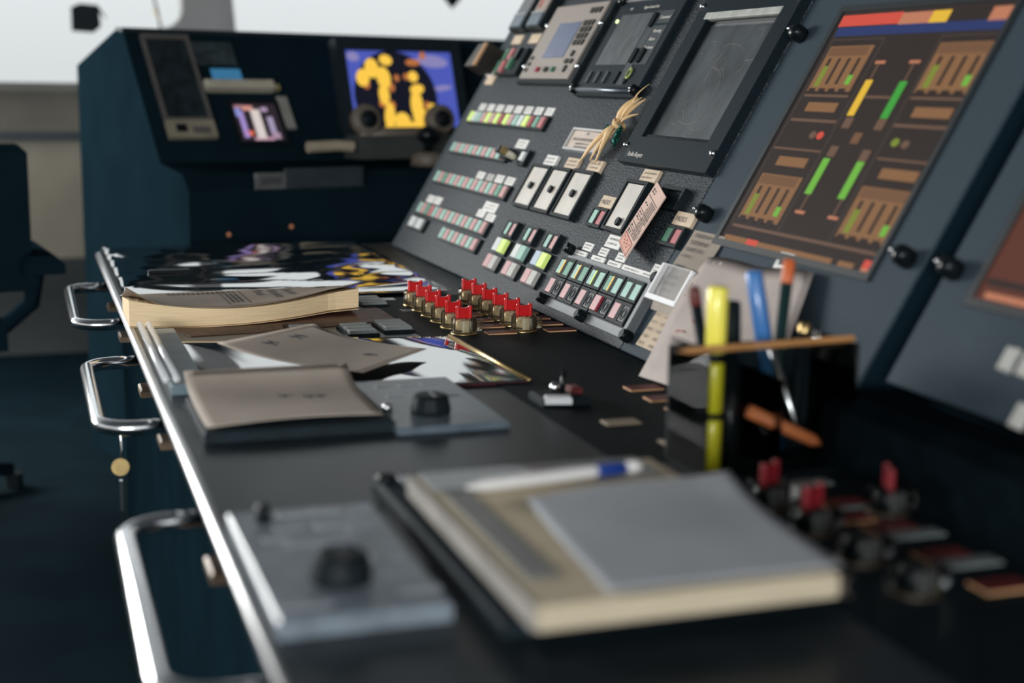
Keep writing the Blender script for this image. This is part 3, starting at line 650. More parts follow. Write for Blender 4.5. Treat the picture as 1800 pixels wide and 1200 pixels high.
# tape tab and paper behind the pen holder
tag(MB().frame(-.018,-.012,.018,.012,.006,0,.002).build('tape_tab', white, None, PM(-1.640,.199)), 'small white square tab above the loose paper behind pens', 'tab')
lp = thing('loose_paper', 'crumpled pale paper with faint red marks behind the pen holder', 'paper', DM(.80, 1.66))
pq = [P(-1.830,.177,.006), P(-1.540,.190,.012), Vector((.800,1.44,.757)), Vector((.787,1.760,.757))]
pq = [q-Vector((.80,1.66,DZ)) for q in pq]
def lpf(a, b):
    p = pq[0]*(1-a)*(1-b)+pq[1]*a*(1-b)+pq[2]*a*b+pq[3]*(1-a)*b
    return p+Vector((-.004,0,.002))*math.sin(math.pi*b)*(.6+.4*math.sin(a*7))+Vector((-.002,0,.003))*math.sin(a*9+b*5)
pinkp = mat('pinkish_paper', (.47,.40,.37), .7, noise=(16,.9,1.06))
MB().grid(lpf, 14, 10, .0006).build('paper_sheet', pinkp, lp, smooth=True)
rm_ = MB()
for a, b in ((.28,.33),(.33,.34),(.38,.36),(.62,.30),(.66,.33),(.12,.62),(.16,.60),(.30,.72),(.36,.75),(.22,.80),(.45,.6),(.2,.5)):
    p, q = lpf(a, b), lpf(a+.035, b+.02*math.sin(a*40)); o_ = Vector((-.0012,0,.0012))
    rm_.tube([p+o_, (p+q)/2+o_+Vector((0,0,.002)), q+o_], .0009, 4)
rm_.build('red_scribble', mat('red_pencil', (.48,.17,.13), .7, noise=(30,.8,1.2)), lp)

# ================================================================== red rotary switches with clear guards
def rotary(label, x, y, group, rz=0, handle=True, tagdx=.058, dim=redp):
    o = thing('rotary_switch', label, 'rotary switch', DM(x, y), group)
    dk_ = dim is not redp; bm_ = mat('shaded_brass_ring', (.06,.045,.03), .45, .4, noise=(40,.8,1.2)) if dk_ else brass; cm_ = blackg if dk_ else amberg; gm_ = smoke if dk_ else clear  # corner shade put into the colours of ring, core, guard and pointer
    put('base_ring', shared('base'+bm_.name, lambda: MB().lathe([(0,0),(.0215,0),(.0215,.003),(.019,.005),(0,.005)], 24).mesh('base_ring', bm_, True)), o)
    put('clear_guard', shared('guard'+gm_.name, lambda: MB().lathe([(.0185,.005),(.0205,.005),(.0215,.012),(.0205,.027),(.0190,.0285),(.0175,.027),(.0185,.005)], 14).mesh('clear_guard', gm_)), o)
    put('guard_tab', shared('tab'+gm_.name, lambda: MB().cham(.020,-.008,.029,.008,.006,.022,.002).mesh('guard_tab', gm_)), o)
    put('core', shared('core'+cm_.name, lambda: MB().lathe([(0,.005),(.015,.005),(.014,.012),(.0145,.022),(.010,.025),(0,.025)], 18).mesh('core', cm_, True)), o, Matrix.Rotation(rz,4,'Z'))
    put('inner_ring', shared('iring', lambda: MB().lathe([(.0152,.006),(.0168,.006),(.0168,.009),(.0152,.009),(.0152,.006)], 18).mesh('inner_ring', blackg, True)), o)
    put('white_pointer', shared('pointer'+cm_.name, lambda: MB().cham(-.0075,-.0172,.0035,-.0145,.006,.024,.0005).box(.0042,-.0168,.006,.0095,-.0125,.024).mesh('white_pointer', mat('shaded_pointer', (.10,.10,.10), .5, noise=(30,.8,1.2)) if dk_ else white)), o)
    if handle:
        def hm():
            b = MB(); n = 8
            top = [(-.0102+.0204*i/n, .0450-.0018*math.sin(math.pi*i/n)) for i in range(n+1)]
            for i in range(n):
                (xa, za), (xb, zb) = top[i], top[i+1]
                b.add([(xa,-.0028,.025),(xb,-.0028,.025),(xb,.0028,.025),(xa,.0028,.025),(xa,-.0028,za),(xb,-.0028,zb),(xb,.0028,zb),(xa,.0028,za)], [(3,2,1,0),(4,5,6,7),(0,1,5,4),(2,3,7,6),(1,2,6,5),(3,0,4,7)])
            for sx_ in (-1, 1): b.lathe([(0,.022),(.0036,.022),(.0036,.0445),(.003,.0462),(0,.0465)], 12, (sx_*.0102, 0))
            return b.mesh('red_handle', dim)
        put('red_handle', shared('handle'+dim.name, hm), o, Matrix.Rotation(rz,4,'Z'))
    t = put('label_plate', shared('rtag', lambda: MB().cham(-.024,-.0135,.024,.0135,0,.0035,.0004).mesh('label_plate', tan)), o, T(tagdx, -.012, 0))
    put('plate_face', shared('rtagf', lambda: MB().box(-.0235,-.013,.0035,.0235,.013,.0041).mesh('plate_face', maroon)), t)
    return o
ordn = ['nearest', 'second nearest', 'third nearest', 'fourth nearest', 'fifth nearest', 'farthest']
for ci, (x, nm_) in enumerate(((.656, 'away from'), (.758, 'beside'))):
    for i in range(6):
        rotary('%s red-handled rotary switch of the row %s the slanted panel' % (ordn[i], nm_), x, 2.152+.0605*i, 'red-handled rotary switches on the desk', math.radians(random.uniform(-9, 6)))
g2_ = 'dim rotary switches in the dark near corner'
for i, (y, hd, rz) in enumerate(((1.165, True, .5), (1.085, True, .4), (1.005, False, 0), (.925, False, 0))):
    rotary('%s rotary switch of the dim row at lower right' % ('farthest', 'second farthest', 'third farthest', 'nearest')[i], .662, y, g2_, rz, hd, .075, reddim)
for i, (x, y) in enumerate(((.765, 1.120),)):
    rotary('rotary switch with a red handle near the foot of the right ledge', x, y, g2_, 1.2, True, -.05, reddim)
gt = mat('grey_plate', (.16,.18,.18), .45, noise=(40,.85,1.1))
for i, y in enumerate((1.205, 1.125, 1.03, .95)):
    tag(MB().cham(-.03,-.010,.03,.010,0,.004,.001).build('label_plate', gt, None, DM(.745 if i else .735, y+.02)), '%s grey engraved plate in the dim lower right corner' % ('farthest', 'second farthest', 'third farthest', 'nearest')[i], 'label', 'grey plates among the dim switches')
for i, y in enumerate((1.69, 1.625, 1.56)):
    o = thing('label_plate', '%s of three maroon plates below the loose paper' % ('farthest', 'middle', 'nearest')[i], 'label', DM(.765, y), 'maroon plates below the loose paper')
    put('plate', SH['rtag'], o); put('plate_face', SH['rtagf'], o)
for x, y, lb in ((.687,1.414,'cream tag lying in front of the pen holder'),(.66,1.52,'cream tag on the dark desk left of the pen holder')):
    tag(MB().cham(-.022,-.012,.022,.012,0,.004,.001).build('label_plate', mat('dull_cream', (.32,.26,.19), .5, noise=(30,.85,1.1)), None, DM(x, y)), lb, 'label')
# control toggle in the shade
tg = thing('toggle_control', 'black toggle control with white cap and chrome ball on the dark desk', 'toggle', DM(.628, 1.640))
MB().cham(-.030,-.020,.034,.036,0,.012,.003).build('base', black, tg)
MB().tube([(.006,.012,.010),(.012,.016,.040)], .004, 8).build('stick', blackg, tg, smooth=True)
MB().lathe([(0,-.007),(.005,-.005),(.007,0),(.005,.005),(0,.007)], 12).build('chrome_ball', chrome, tg, T(-.004,.010,.020), True)
MB().cham(-.017,-.009,.017,.009,0,.009,.002).build('white_cap', mat('bright_cap', (.75,.75,.76), .35, noise=(30,.95,1.02)), tg, T(-.010,-.018,.006) @ Matrix.Rotation(-.25,4,'Z'))
MB().cham(.016,.0,.030,.024,.012,.020,.002).build('red_side_key', maroon, tg)
# square keys let into the desk beside the switches
for (x, y, n_, lb) in ((.560,2.235,3,'block of grey square keys nearest the red switches'),(.497,2.215,3,'block of grey square keys under the edge of brown sheet'),(.583,2.500,3,'block of pale keys beside the laminated chart'),(.415,2.250,2,'block of keys between the book and the glossy sheet')):
    o = thing('desk_keys', lb, 'key block', DM(x, y), 'key blocks let into the desk')
    MB().box(-.026,-.045,0,.026,.045,.004).build('frame', black, o)
    for i in range(n_): put('desk_key', chamm(.044,.024,.006,mat('grey_key', (.22,.25,.25), .4, noise=(40,.9,1.1)),.001), o, T(0,-.028+.028*i,.003))
for x, y, lb in ((.622,2.535,'small white tag beside the farthest red switch'),(.632,2.400,'small grey tag at the tip of the brown sheet')):
    tag(MB().cham(-.016,-.012,.016,.012,0,.002,.0005).build('label_plate', white if y > 2.5 else gt, None, DM(x, y)), lb, 'label')

# ================================================================== things lying on the desk
# far laminated chart: wrinkled glossy film
def nz(x, y, k): return math.sin(x*k[0]+k[3])*math.cos(y*k[1]+k[4])+.6*math.sin(x*k[0]*2.1+y*k[1]*.7+k[2])
def wrinkle(x, y):   # low folds running across the film: long gentle rise, short fall
    ph = y/.125+.30*math.sin(x*6+.4)+.18*math.sin(x*15+y*9)+.10*math.sin(x*31+2)
    k_ = ph-math.floor(ph); f = k_/.72 if k_ < .72 else (1-k_)/.28
    return .0092*(f-.5)*(1+.18*math.sin(x*9+y*11))+.00016*math.sin(y*95+4*math.sin(x*8))+.0003*math.sin(x*24+y*17)
ch = thing('laminated_chart', 'wrinkled glossy laminated chart covering the far end of the desk', 'chart', DM(.46, 3.0))
MB().grid(lambda a, b: (-.297+.60*a+.02*b*0, -.43+.855*b, .0085+wrinkle(a*.6, b*.855)*min(1,22*min(a,1-a,b,1-b)+.25)), 60, 150, .0006).build('film', lamin, ch, smooth=True)
MB().box(-.23,-.09,.0125,-.15,-.05,.0145).build('clip', alu, ch)
MB().box(-.235,-.10,.0125,-.145,-.085,.0175).build('clip_lip', blackg, ch)
# old manual
bk = thing('paper_manual', 'worn kraft-covered maintenance manual with curled yellow pages', 'book', DM(.34, 2.41, DZ))
def bfront(t): return -.062-.062*math.sin(math.pi*min(1,t*1.15))*.75+.030*t
def bthick(t): return .020+.022*(1-t)**3+.020*t**2.2
def bx(t): return -.190+.385*t
n = 28; vs = []; fs = []
for i in range(n+1):
    t = i/n; x = bx(t); yf = bfront(t); yb = .105+.025*t; h = bthick(t); hb = .026
    lift = .012*t**2
    vs += [(x,yf,.002+lift),(x,yf,.002+h+lift*.4),(x,yb,hb),(x,yb,.002)]
for i in range(n):
    for k_ in range(4): q, r_ = i*4+k_, i*4+(k_+1) % 4; fs.append((q, r_, r_+4, q+4))
fs += [(3,2,1,0), (4*n,4*n+1,4*n+2,4*n+3)]
MB().add(vs, fs).build('page_block', pages, bk)
def cov(a, b):
    h = bthick(a); lift = .012*a**2
    yf = bfront(a)+.004; yb = .107+.025*a
    z = (.0035+h+lift*.4)*(1-b)+.0285*b
    curl = max(0, 1-a/.12)*.020*(1-b)**2+max(0, (a-.35)/.65)**1.3*.007*(1-b)**3
    return (bx(a)-.004*(1-a), yf+(yb-yf)*b, z+curl)
MB().grid(cov, 30, 12, .0012).build('front_cover', coverm, bk, smooth=True)
MB().grid(lambda a, b: (bx(a), bfront(a)-.003+(.16)*b, .0015+.010*a**2*(1-b)), 16, 4, .001).build('back_cover', pages, bk)
def covpatch(name, m, rects, d=.0006):
    mb = MB()
    for a0, b0, a1, b1 in rects:
        mb.add([Vector(cov(a0,b0))+Vector((0,0,d)), Vector(cov(a1,b0))+Vector((0,0,d)), Vector(cov(a1,b1))+Vector((0,0,d)), Vector(cov(a0,b1))+Vector((0,0,d))], [(0,1,2,3)])
    return mb.build(name, m, bk)
ckm = mat('cover_ink', (.045,.040,.038), .7, noise=(40,.8,1.2))
def covtext(s, a_base, b_start, size):
    me_o = text('lettering', s, size, ckm, bk, None, 0)
    me = me_o.data
    for v_ in me.vertices:
        tx, ty = v_.co.x, v_.co.y
        a = min(1, max(0, a_base+ty/.385)); yf = cov(a, 0)[1]; yb = cov(a, 1)[1]
        b = b_start-tx/(yb-yf); p = cov(a, min(1, max(0, b))); v_.co = (p[0], yf+(yb-yf)*b, p[2]+.0008)
covtext('Operation', .715, .93, .026); covtext('Maintenance', .645, .93, .026); covtext('Manual', .58, .93, .026)
covpatch('dense_lettering', ckm, [(.20+.0215*i,.80,.212+.0215*i,.92) for i in range(12)])
covpatch('box_lines', ckm, [(.425,.15,.429,.93),(.515,.15,.519,.93)]+[(.445+.02*j,.70-.09*i,.457+.02*j,.76-.09*i) for i in range(6) for j in range(3)]+[(.445+.02*j,.84,.457+.02*j,.90) for j in range(3)])
covpatch('corner_mark', ckm, [(.875,.80,.925,.95)])
# brown sheet under the manual
bsht = thing('brown_sheet', 'dark brown printed sheet poking out under the manual', 'sheet', DM(.42, 2.37))
MB().prism([(-.215,-.06),(-.185,-.135),(-.02,-.115),(.17,-.058),(.205,-.075),(.14,.15),(-.19,.05)], .0002, .0014).build('sheet', brown, bsht)
MB().strokes(-.15,-.115,.10,-.062,3,.0017,.8,.35).build('lettering', ink, bsht)
# glossy sheet with white sky reflections
gs = thing('glossy_folder', 'glossy black sheet protector with maroon page under the loose notes', 'folder', DM(.42, 1.99))
gq = [Vector((.208-.42,1.78-1.99,.0055)), Vector((.632-.42,1.765-1.99,.0055)), Vector((.611-.42,2.082-1.99,.0120)), Vector((.198-.42,2.127-1.99,.0120))]
def gbl(a, b): return gq[0]*(1-a)*(1-b)+gq[1]*a*(1-b)+gq[2]*a*b+gq[3]*(1-a)*b
def gsf(a, b): return gbl(a, b)+Vector((0, 0, .0009*math.sin(a*11+1)*math.cos(b*6)+.0003*math.sin(a*31+b*7)))
MB().grid(gsf, 50, 40, .0008).build('film', lamin, gs, smooth=True)
MB().prism([tuple((gbl(a, b)*.985)[:2]) for a, b in ((0,0),(1,0),(1,1),(0,1))], .0005, .004).build('maroon_page', mat('maroon_page', (.08,.012,.022), .5, noise=(20,.8,1.2)), gs)
MB().tube([gbl(1,0), gbl(1,1)], .0028, 6).build('gold_edge', brass, gs, smooth=True)
MB().prism([tuple(gbl(a, b)[:2]) for a, b in ((.01,.955),(.99,.955),(.99,.985),(.01,.985))], .004, .0095).build('tan_spine', tan, gs)
# slide binder by the front edge
sl = thing('slide_binder', 'pale blue plastic binder with white slide bars on the desk edge', 'binder', DM(.185, 2.03))
MB().cham(-.020,-.215,.026,.215,.0005,.014,.002).build('cover', mat('binder_blue', (.18,.25,.28), .3, noise=(20,.85,1.1), coat=.4), sl)
for x in (-.026, -.013): MB().tube([(x,-.215,.021),(x,.215,.021)], .0052, 8).build('slide_bar', mat('bar_white', (.78,.79,.80), .25, noise=(20,.95,1.02), coat=.5), sl, smooth=True)
# loose notes
def note(nm, label, m, fn, x, y, z, ink_pts, mark):
    o = thing(nm, label, 'paper', DM(x, y, z)); MB().grid(fn, 16, 16, .0007).build('note_sheet', m, o, smooth=True)
    mb = MB()
    for pl in ink_pts: mb.tube([Vector(fn(a, b))+Vector((0,0,.0007)) for a, b in pl], .0008, 4)
    mb.build('handwriting', mark, o); return o
pen_ink = mat('pen_ink', (.05,.05,.065), .6, noise=(30,.8,1.2))
def scrib(a, b, n_, l=.16):
    return [[(a+.02*k_+.008*math.sin(k_*2.3), b-l*.5*math.cos(k_)*.3), (a+.02*k_+.012, b+l*.3*math.sin(k_*1.7)+.02)] for k_ in range(n_)]
q4 = [Vector((-.175,.0,.024)), Vector((-.03,.055,.036)), Vector((.117,-.045,.020)), Vector((-.005,-.172,.017))]
def n2(a, b):
    p = q4[0]*(1-a)*(1-b)+q4[1]*a*(1-b)+q4[2]*a*b+q4[3]*(1-a)*b
    return p+Vector((0,0,.010*(1-b)**4-.003*math.sin(math.pi*b)))
note('loose_note', 'grey note paper with handwriting lying on the glossy sheet', paperw, n2, .42, 1.99, DZ, scrib(.30,.14,5)+scrib(.60,.13,6)+scrib(.55,.75,3), pen_ink)
def n1(a, b):   # b=0 far, 1 near
    x = -.105+.205*a+.004*b; y = .095-.195*b+.012*a*b
    z = .0165+.026*math.exp(-b*4.5)+.004*math.sin(a*3.1)*b
    return (x, y, z)
note('note_pad', 'curling note pad page in front of the glossy sheet', paperw, n1, .280, 1.665, DZ, scrib(.50,.42,4,.1)+scrib(.64,.46,7,.1), pen_ink)
np_ = thing('black_tray', 'flat black tray under the curling note pad page', 'tray', DM(.285, 1.66))
MB().cham(-.110,-.105,.108,.085,.0005,.013,.002).build('tray_body', blackm, np_)
# control plates let into the desk
def cplate(label, x0, y0, x1, y1, h, kx, ky):
    cx, cy = (x0+x1)/2, (y0+y1)/2; w, d = x1-x0, y1-y0
    o = thing('control_plate', label, 'control plate', DM(cx, cy), 'blue-grey control plates on the desk')
    MB().cham(-w/2,-d/2,w/2,d/2,.0005,h,.002).build('plate', bluem if h < .012 else mat('plate_window_sheen', (.19,.225,.26), .32, noise=(40,.8,1.15)), o)  # near plate's paler grey carries the window's reflection in its colour
    kb = MB().lathe([(0,h),(.024,h),(.025,h+.006),(.022,h+.020),(.018,h+.023),(0,h+.023)], 12).build('knob', black, o, T(kx-cx, ky-cy))
    MB().box(-.002,-.022,h+.0225,.002,.006,h+.0245).build('knob_mark', blackg, kb)
    return o, h
c1, h1 = cplate('near blue-grey control plate with black knob by the desk edge', .158, .972, .290, 1.245, .015, .220, 1.045)
for x, y, w, d in ((-.01,.12,.014,.008),(.02,.12,.014,.008),(-.02,.08,.012,.006),(.015,.075,.012,.006),(.04,.06,.012,.006),(-.035,.05,.012,.006),(-.01,.03,.02,.004),(.02,.03,.012,.006),(.045,-.02,.014,.010),(-.04,-.11,.02,.006),(.05,-.10,.016,.006)):
    MB().cham(-w,-d,w,d,0,.0012,.0003).build('printed_mark', mat('mark_grey', (.30,.33,.36), .5, noise=(30,.9,1.1)), c1, T(x, y, h1))
MB().lathe([(0,0),(.007,0),(.006,.014),(0,.016)], 12).build('toggle', blackg, c1, T(-.038,.105,h1), True)
c2, h2 = cplate('far blue-grey control plate with black knob right of the note pad', .390, 1.535, .525, 1.800, .009, .447, 1.600)
for x, y in ((-.03,.09),(0,.09),(.03,.09),(.04,.02),(-.03,.03)): MB().cham(-.010,-.004,.010,.004,0,.001,.0003).build('printed_mark', MATS['mark_grey'], c2, T(x, y, h2))
MB().lathe([(0,0),(.006,0),(.006,.008),(0,.010)], 12).build('chrome_button', chrome, c2, T(-.058,-.045,h2), True)
# stack: black tablet, dark book, cream note pad, loose page, pen
ft = thing('flat_tablet', 'black tablet case with a silver corner under the note stack', 'tablet', DM(.45, 1.13))
MB().cham(-.135,-.20,.15,.215,.0005,.010,.003).build('case', blackm, ft)
MB().cham(-.112,.16,-.06,.205,.010,.0115,.0005).build('silver_corner', mat('silver_grey', (.33,.35,.38), .35, .3, noise=(30,.9,1.1)), ft)
MB().lathe([(0,0),(.010,0),(.009,.008),(0,.010)], 12).build('corner_knob', blackg, ft, T(-.125,.195,.008), True)
db = thing('dark_book', 'dark brown hardback under the cream note pad', 'book', DM(.468, 1.075, DZ+.0105))
MB().box(-.125,-.165,.003,.122,.17,.015).build('page_block', mat('dark_pages', (.09,.075,.06), .7, noise=(20,.8,1.2), stretch=(1,1,50)), db)
MB().cham(-.130,-.168,.126,.175,.0,.003,.001).build('cover', mat('dark_cover', (.03,.026,.024), .5, noise=(20,.8,1.2)), db)
MB().cham(-.130,-.168,.126,.175,.015,.018,.001).build('cover', MATS['dark_cover'], db)
nb = thing('note_stack', 'thick cream note pad lying on the dark book in the foreground', 'notebook', DM(.437, 1.035, DZ+.0290))
MB().cham(-.118,-.168,.118,.172,0,.018,.001).build('page_block', pagesc, nb)
MB().box(-.121,-.165,.0,-.1182,.174,.019).build('spine_edge', mat('grey_spine', (.30,.28,.25), .6, noise=(20,.9,1.1)), nb)
MB().cham(-.106,-.115,-.082,.150,.0182,.0196,.0004).build('binding_strip', mat('strip_grey', (.22,.22,.21), .5, noise=(20,.9,1.1)), nb)
MB().box(-.112,.118,.0182,.10,.168,.0215).build('cover_flap', mat('flap', (.24,.25,.26), .45, noise=(20,.9,1.1), coat=.3), nb)
tp = thing('blank_page', 'blank grey page curling up at its far corner on the note pad', 'paper', DM(.468, .98, DZ+.048))
def tpf(a, b):
    return (-.095+.190*a+.016*b, -.105+.215*b-.02*(1-a)*b*0, .002+.013*b**5*(.35+.65*a)+.003*math.sin(a*4)*b+.010*max(0,a-.8)*5*b**2*.3)
MB().grid(tpf, 20, 20, .0007).build('page', mat('grey_page', (.39,.405,.43), .75, noise=(10,.93,1.05)), tp, smooth=True)
pn = thing('ballpoint_pen', 'white ballpoint pen with blue clip end across the note pad', 'pen', Matrix.Translation((.345,1.128,DZ+.0565)) @ Matrix.Rotation(.13,4,'Z') @ Matrix.Rotation(math.radians(90),4,'Y'))
MB().lathe([(0,0),(.002,.004),(.0055,.02),(.006,.05),(.006,.125),(.0055,.130)], 16).build('barrel', mat('pen_white', (.74,.72,.70), .3, noise=(20,.96,1.02), coat=.4), pn, smooth=True)
MB().lathe([(.0055,.130),(.0062,.132),(.0062,.158),(.004,.162),(0,.163)], 16).build('blue_cap', mat('pen_blue', (.01,.045,.27), .3, noise=(20,.9,1.05), coat=.4), pn, smooth=True)
MB().lathe([(0,.163),(.0055,.163),(.0060,.172),(.0035,.178),(0,.179)], 14).build('push_button', MATS['pen_white'], pn, smooth=True)
MB().box(-.0085,-.003,.100,-.0060,.003,.160).build('blue_clip', MATS['pen_blue'], pn, Matrix.Rotation(-1.5,4,'Z'))

# ================================================================== smoked acrylic pen holder and its pens
CX, CY = .732, 1.315
ph = thing('pen_holder', 'smoked clear acrylic box holding pens at the foot of the panel', 'pen holder', DM(CX, CY))
def wall(x0, y0, x1, y1): MB().box(x0,y0,.004,x1,y1,.135).build('acrylic_wall', smoke, ph)
wall(-.087,-.048,.087,-.045); MB().box(-.087,.045,.004,.087,.048,.125).build('black_back', blackm, ph); wall(-.087,-.045,-.084,.045); wall(.084,-.045,.087,.045)
MB().box(-.087,-.048,.0005,.087,.048,.004).build('acrylic_base', blackg, ph)
MB().box(-.0015,-.045,.004,.0015,.045,.10).build('divider', smoke, ph)
def pencil(name, label, cat, base, top, r, m, tipm=None, tip=.0, n_=12, capm=None, cap=.0):
    b, t = Vector(base), Vector(top); d = (t-b); ln = d.length
    M = Matrix.Translation(b) @ d.to_track_quat('Z', 'Y').to_matrix().to_4x4()
    o = thing(name, label, cat, M, 'pens in the acrylic box')
    MB().lathe([(0,0),(r*.35,0),(r,ln*.12),(r,ln-cap),(0 if not cap else r,ln-cap)], n_).build('barrel', m, o, smooth=True)
    if cap: MB().lathe([(r*1.02,ln-cap),(r*1.06,ln-cap+.001),(r*1.06,ln-.003),(r*.8,ln),(0,ln)], n_).build('cap', capm, o, smooth=True)
    return o
pz = onY(1268, 500, 1.30)
yel = mat('highlighter_yellow', (.95,.84,.12), .35, noise=(20,.95,1.03), coat=.3)
yeld = mat('highlighter_body', (.80,.72,.03), .35, noise=(20,.9,1.05), coat=.3)
hl = thing('highlighter', 'thick yellow highlighter standing in the left of the pen holder', 'highlighter', DM(CX-.070, CY-.028, DZ+.006))
for nm_, r_, z0, z1, m_ in (('body', .0095, 0, .054, yeld), ('band', .0088, .054, .061, blackg), ('body', .0095, .061, .114, yeld), ('band', .0088, .114, .124, blackg), ('cap', .0108, .124, .192, yel)):
    MB().lathe([(0,z0),(r_*.9,z0),(r_,z0+.002),(r_,z1-.003),(r_*.85,z1),(0,z1)], 18).build(nm_, m_, hl, smooth=True)
Z0 = DZ+.008
bluep = mat('pen_light_blue', (.06,.20,.50), .3, noise=(20,.9,1.05), coat=.4)
pencil('marker_pen', 'bright blue marker leaning left in the pen holder', 'marker', (.765,1.325,Z0), (.733,1.345,.955), .009, mat('pen_navy', (.015,.06,.14), .35, noise=(20,.9,1.1)), capm=bluep, cap=.075)
pencil('paint_pen', 'dark green pencil with orange end leaning right in the pen holder', 'pencil', (.742,1.315,Z0), (.779,1.350,.965), .0065, mat('pen_green_black', (.012,.035,.035), .4, noise=(20,.9,1.1)), capm=mat('pen_orange', (.62,.13,.03), .4, noise=(20,.9,1.1)), cap=.026)
pencil('marker_pen', 'short black marker beside the yellow highlighter', 'marker', (.700,1.318,Z0), (.702,1.335,.925), .0105, blackg, capm=black, cap=.05)
pencil('marker_pen', 'thin black pen leaning left out of the pen holder', 'pen', (.700,1.345,Z0), (.668,1.355,.938), .006, black, capm=maroon, cap=.02)
pencil('marker_pen', 'stubby black pen at the right rim of the pen holder', 'pen', (.775,1.325,Z0), (.803,1.350,.895), .007, black, capm=brass, cap=.012)
pencil('wax_crayon', 'orange crayon low inside the pen holder', 'crayon', (.790,1.285,.775), (.705,1.290,.815), .007, mat('crayon_orange', (.75,.22,.08), .5, noise=(20,.85,1.1)))
pencil('ballpoint_pen', 'steel ballpoint standing low in the middle of the pen holder', 'pen', (.775,1.30,.775), (.745,1.32,.875), .004, chrome)
stk = Vector(onY(1190, 618, 1.262)); stk2 = Vector(onY(1500, 594, 1.262))
d = stk2-stk
o = thing('wooden_pencil', 'tan wooden pencil lying level across the pen holder rim', 'pencil', Matrix.Translation(stk) @ d.to_track_quat('Z','Y').to_matrix().to_4x4())
MB().lathe([(0,0),(.0034,.014),(.0034,d.length),(0,d.length)], 6).build('shaft', mat('pencil_tan', (.50,.24,.085), .5, noise=(20,.85,1.1)), o)

# ================================================================== front console across the bridge, behind the desk
A = Vector((.963,.269,0)).normalized(); B = Vector((-A.y, A.x, 0))
FM = Matrix((A, B, Vector((0,0,1)))).transposed().to_4x4(); FM = Matrix.Translation((.276,4.2,0)) @ FM
fc = thing('front_console', 'dark front console with sloped face under the forward windows', 'console', FM)
# profile in (depth b, z), extruded along a
def profile(name, poly, a0, a1, m, par=fc):
    mb = MB(); n_ = len(poly)
    mb.add([(a0,b,z) for b, z in poly]+[(a1,b,z) for b, z in poly], [tuple(range(n_)), tuple(range(2*n_-1,n_-1,-1))]+[(i,n_+i,n_+(i+1)%n_,(i+1)%n_) for i in range(n_)])
    return mb.build(name, m, par)
body = [(-.46,0),(-.46,.86),(-.42,.90),(-.265,.92),(0,1.278),(.05,1.280),(.41,1.18),(.41,0)]
profile('console_body', body, 0, 1.75, consm)
profile('top_edge', [(-.005,1.272),(-.005,1.284),(.05,1.286),(.05,1.276)], -.002, 1.75, blackm)
# face frame: origin at slope top, y up the slope
sl_u = Vector((0,.265,.358)).normalized(); sl_n = Vector((0,-.358,.265)).normalized()
def SFM(a, t, w=0):   # t metres down the slope
    p = Vector((a,0,1.278))-sl_u*t+sl_n*w
    return Matrix.Translation(p) @ Matrix((Vector((1,0,0)), sl_u, sl_n)).transposed().to_4x4()
fcw = lambda M: FM @ M
FI = FM.inverted()
def atb(px, py, b):      # console coordinates (along, depth, height) of the spot at depth b
    o, d = FI @ CAM, FI.to_3x3() @ ray(px, py); q = o+d*((b-o.y)/d.y); return q
def ats(px, py, w=0):    # (along, distance down the slope)
    o, d = FI @ CAM, FI.to_3x3() @ ray(px, py); p0 = Vector((0,0,1.278))+sl_n*w
    q = o+d*((p0-o).dot(sl_n)/d.dot(sl_n)); return q.x, -(q-p0).dot(sl_u)

md = thing('chart_monitor', 'tall dark monitor in a brownish frame on the front console', 'monitor', fcw(SFM(*ats(312,152))))
fbr = mat('frame_brown', (.11,.10,.095), .5, noise=(20,.9,1.1)); fbe = mat('frame_beige', (.26,.23,.17), .5, noise=(20,.9,1.1))
MB().frame(-.070,-.120,.070,.170,(.010,.008,.010,.014),0,.014).build('frame', fbr, md)
MB().box(-.060,-.112,.002,.060,.156,.006).build('screen', mat('dark_screen', (.012,.020,.024), .35, noise=(25,.6,1.6)), md)
MB().box(-.070,-.178,0,.070,-.121,.014).build('control_strip', fbe, md)
MB().cham(-.045,-.160,-.015,-.136,.014,.018,.002).build('keypad', blackg, md); MB().cham(.0,-.165,.05,-.145,.014,.018,.002).build('keypad', fbr, md)
sm = thing('radio_display', 'small multicoloured display with a white streak on the front console', 'display', fcw(SFM(*ats(453,217))))
MB().frame(-.078,-.075,.078,.075,.010,0,.012).build('frame', black, sm)
MB().box(-.068,-.065,.001,.068,.065,.004).build('screen', emis('radio_dark', (.05,.035,.05), .5), sm)
for x, y, w, h, c in ((.0,-.005,.014,.050,(.85,.75,.72)),(-.045,-.005,.008,.045,(.45,.33,.75)),(-.035,-.035,.013,.008,(.9,.18,.1)),(-.02,.05,.016,.008,(.8,.35,.3)),(.03,.045,.010,.007,(.55,.40,.6)),(.04,-.01,.009,.03,(.45,.38,.55)),(-.052,.035,.008,.014,(.3,.35,.8)),(.005,-.055,.030,.006,(.6,.35,.45)),(.045,-.045,.012,.010,(.5,.33,.45)),(-.045,.055,.014,.005,(.5,.25,.3))):
    MB().cham(x-w,y-h,x+w,y+h,.004,.0045,.0002).build('screen_patch', emis('radio_%d' % int(x*1000+y*90000), c, .8), sm)
tag(MB().cham(-.016,-.055,.016,.055,0,.012,.003).build('handset', mat('handset_grey', (.30,.29,.26), .5, noise=(20,.9,1.1)), None, fcw(SFM(*ats(502,200)))), 'pale handset right of the small multicoloured display', 'handset')
bks = thing('keyboard_ledge', 'cream ledge strip above the small multicoloured display', 'ledge', fcw(SFM(*ats(418,156))))
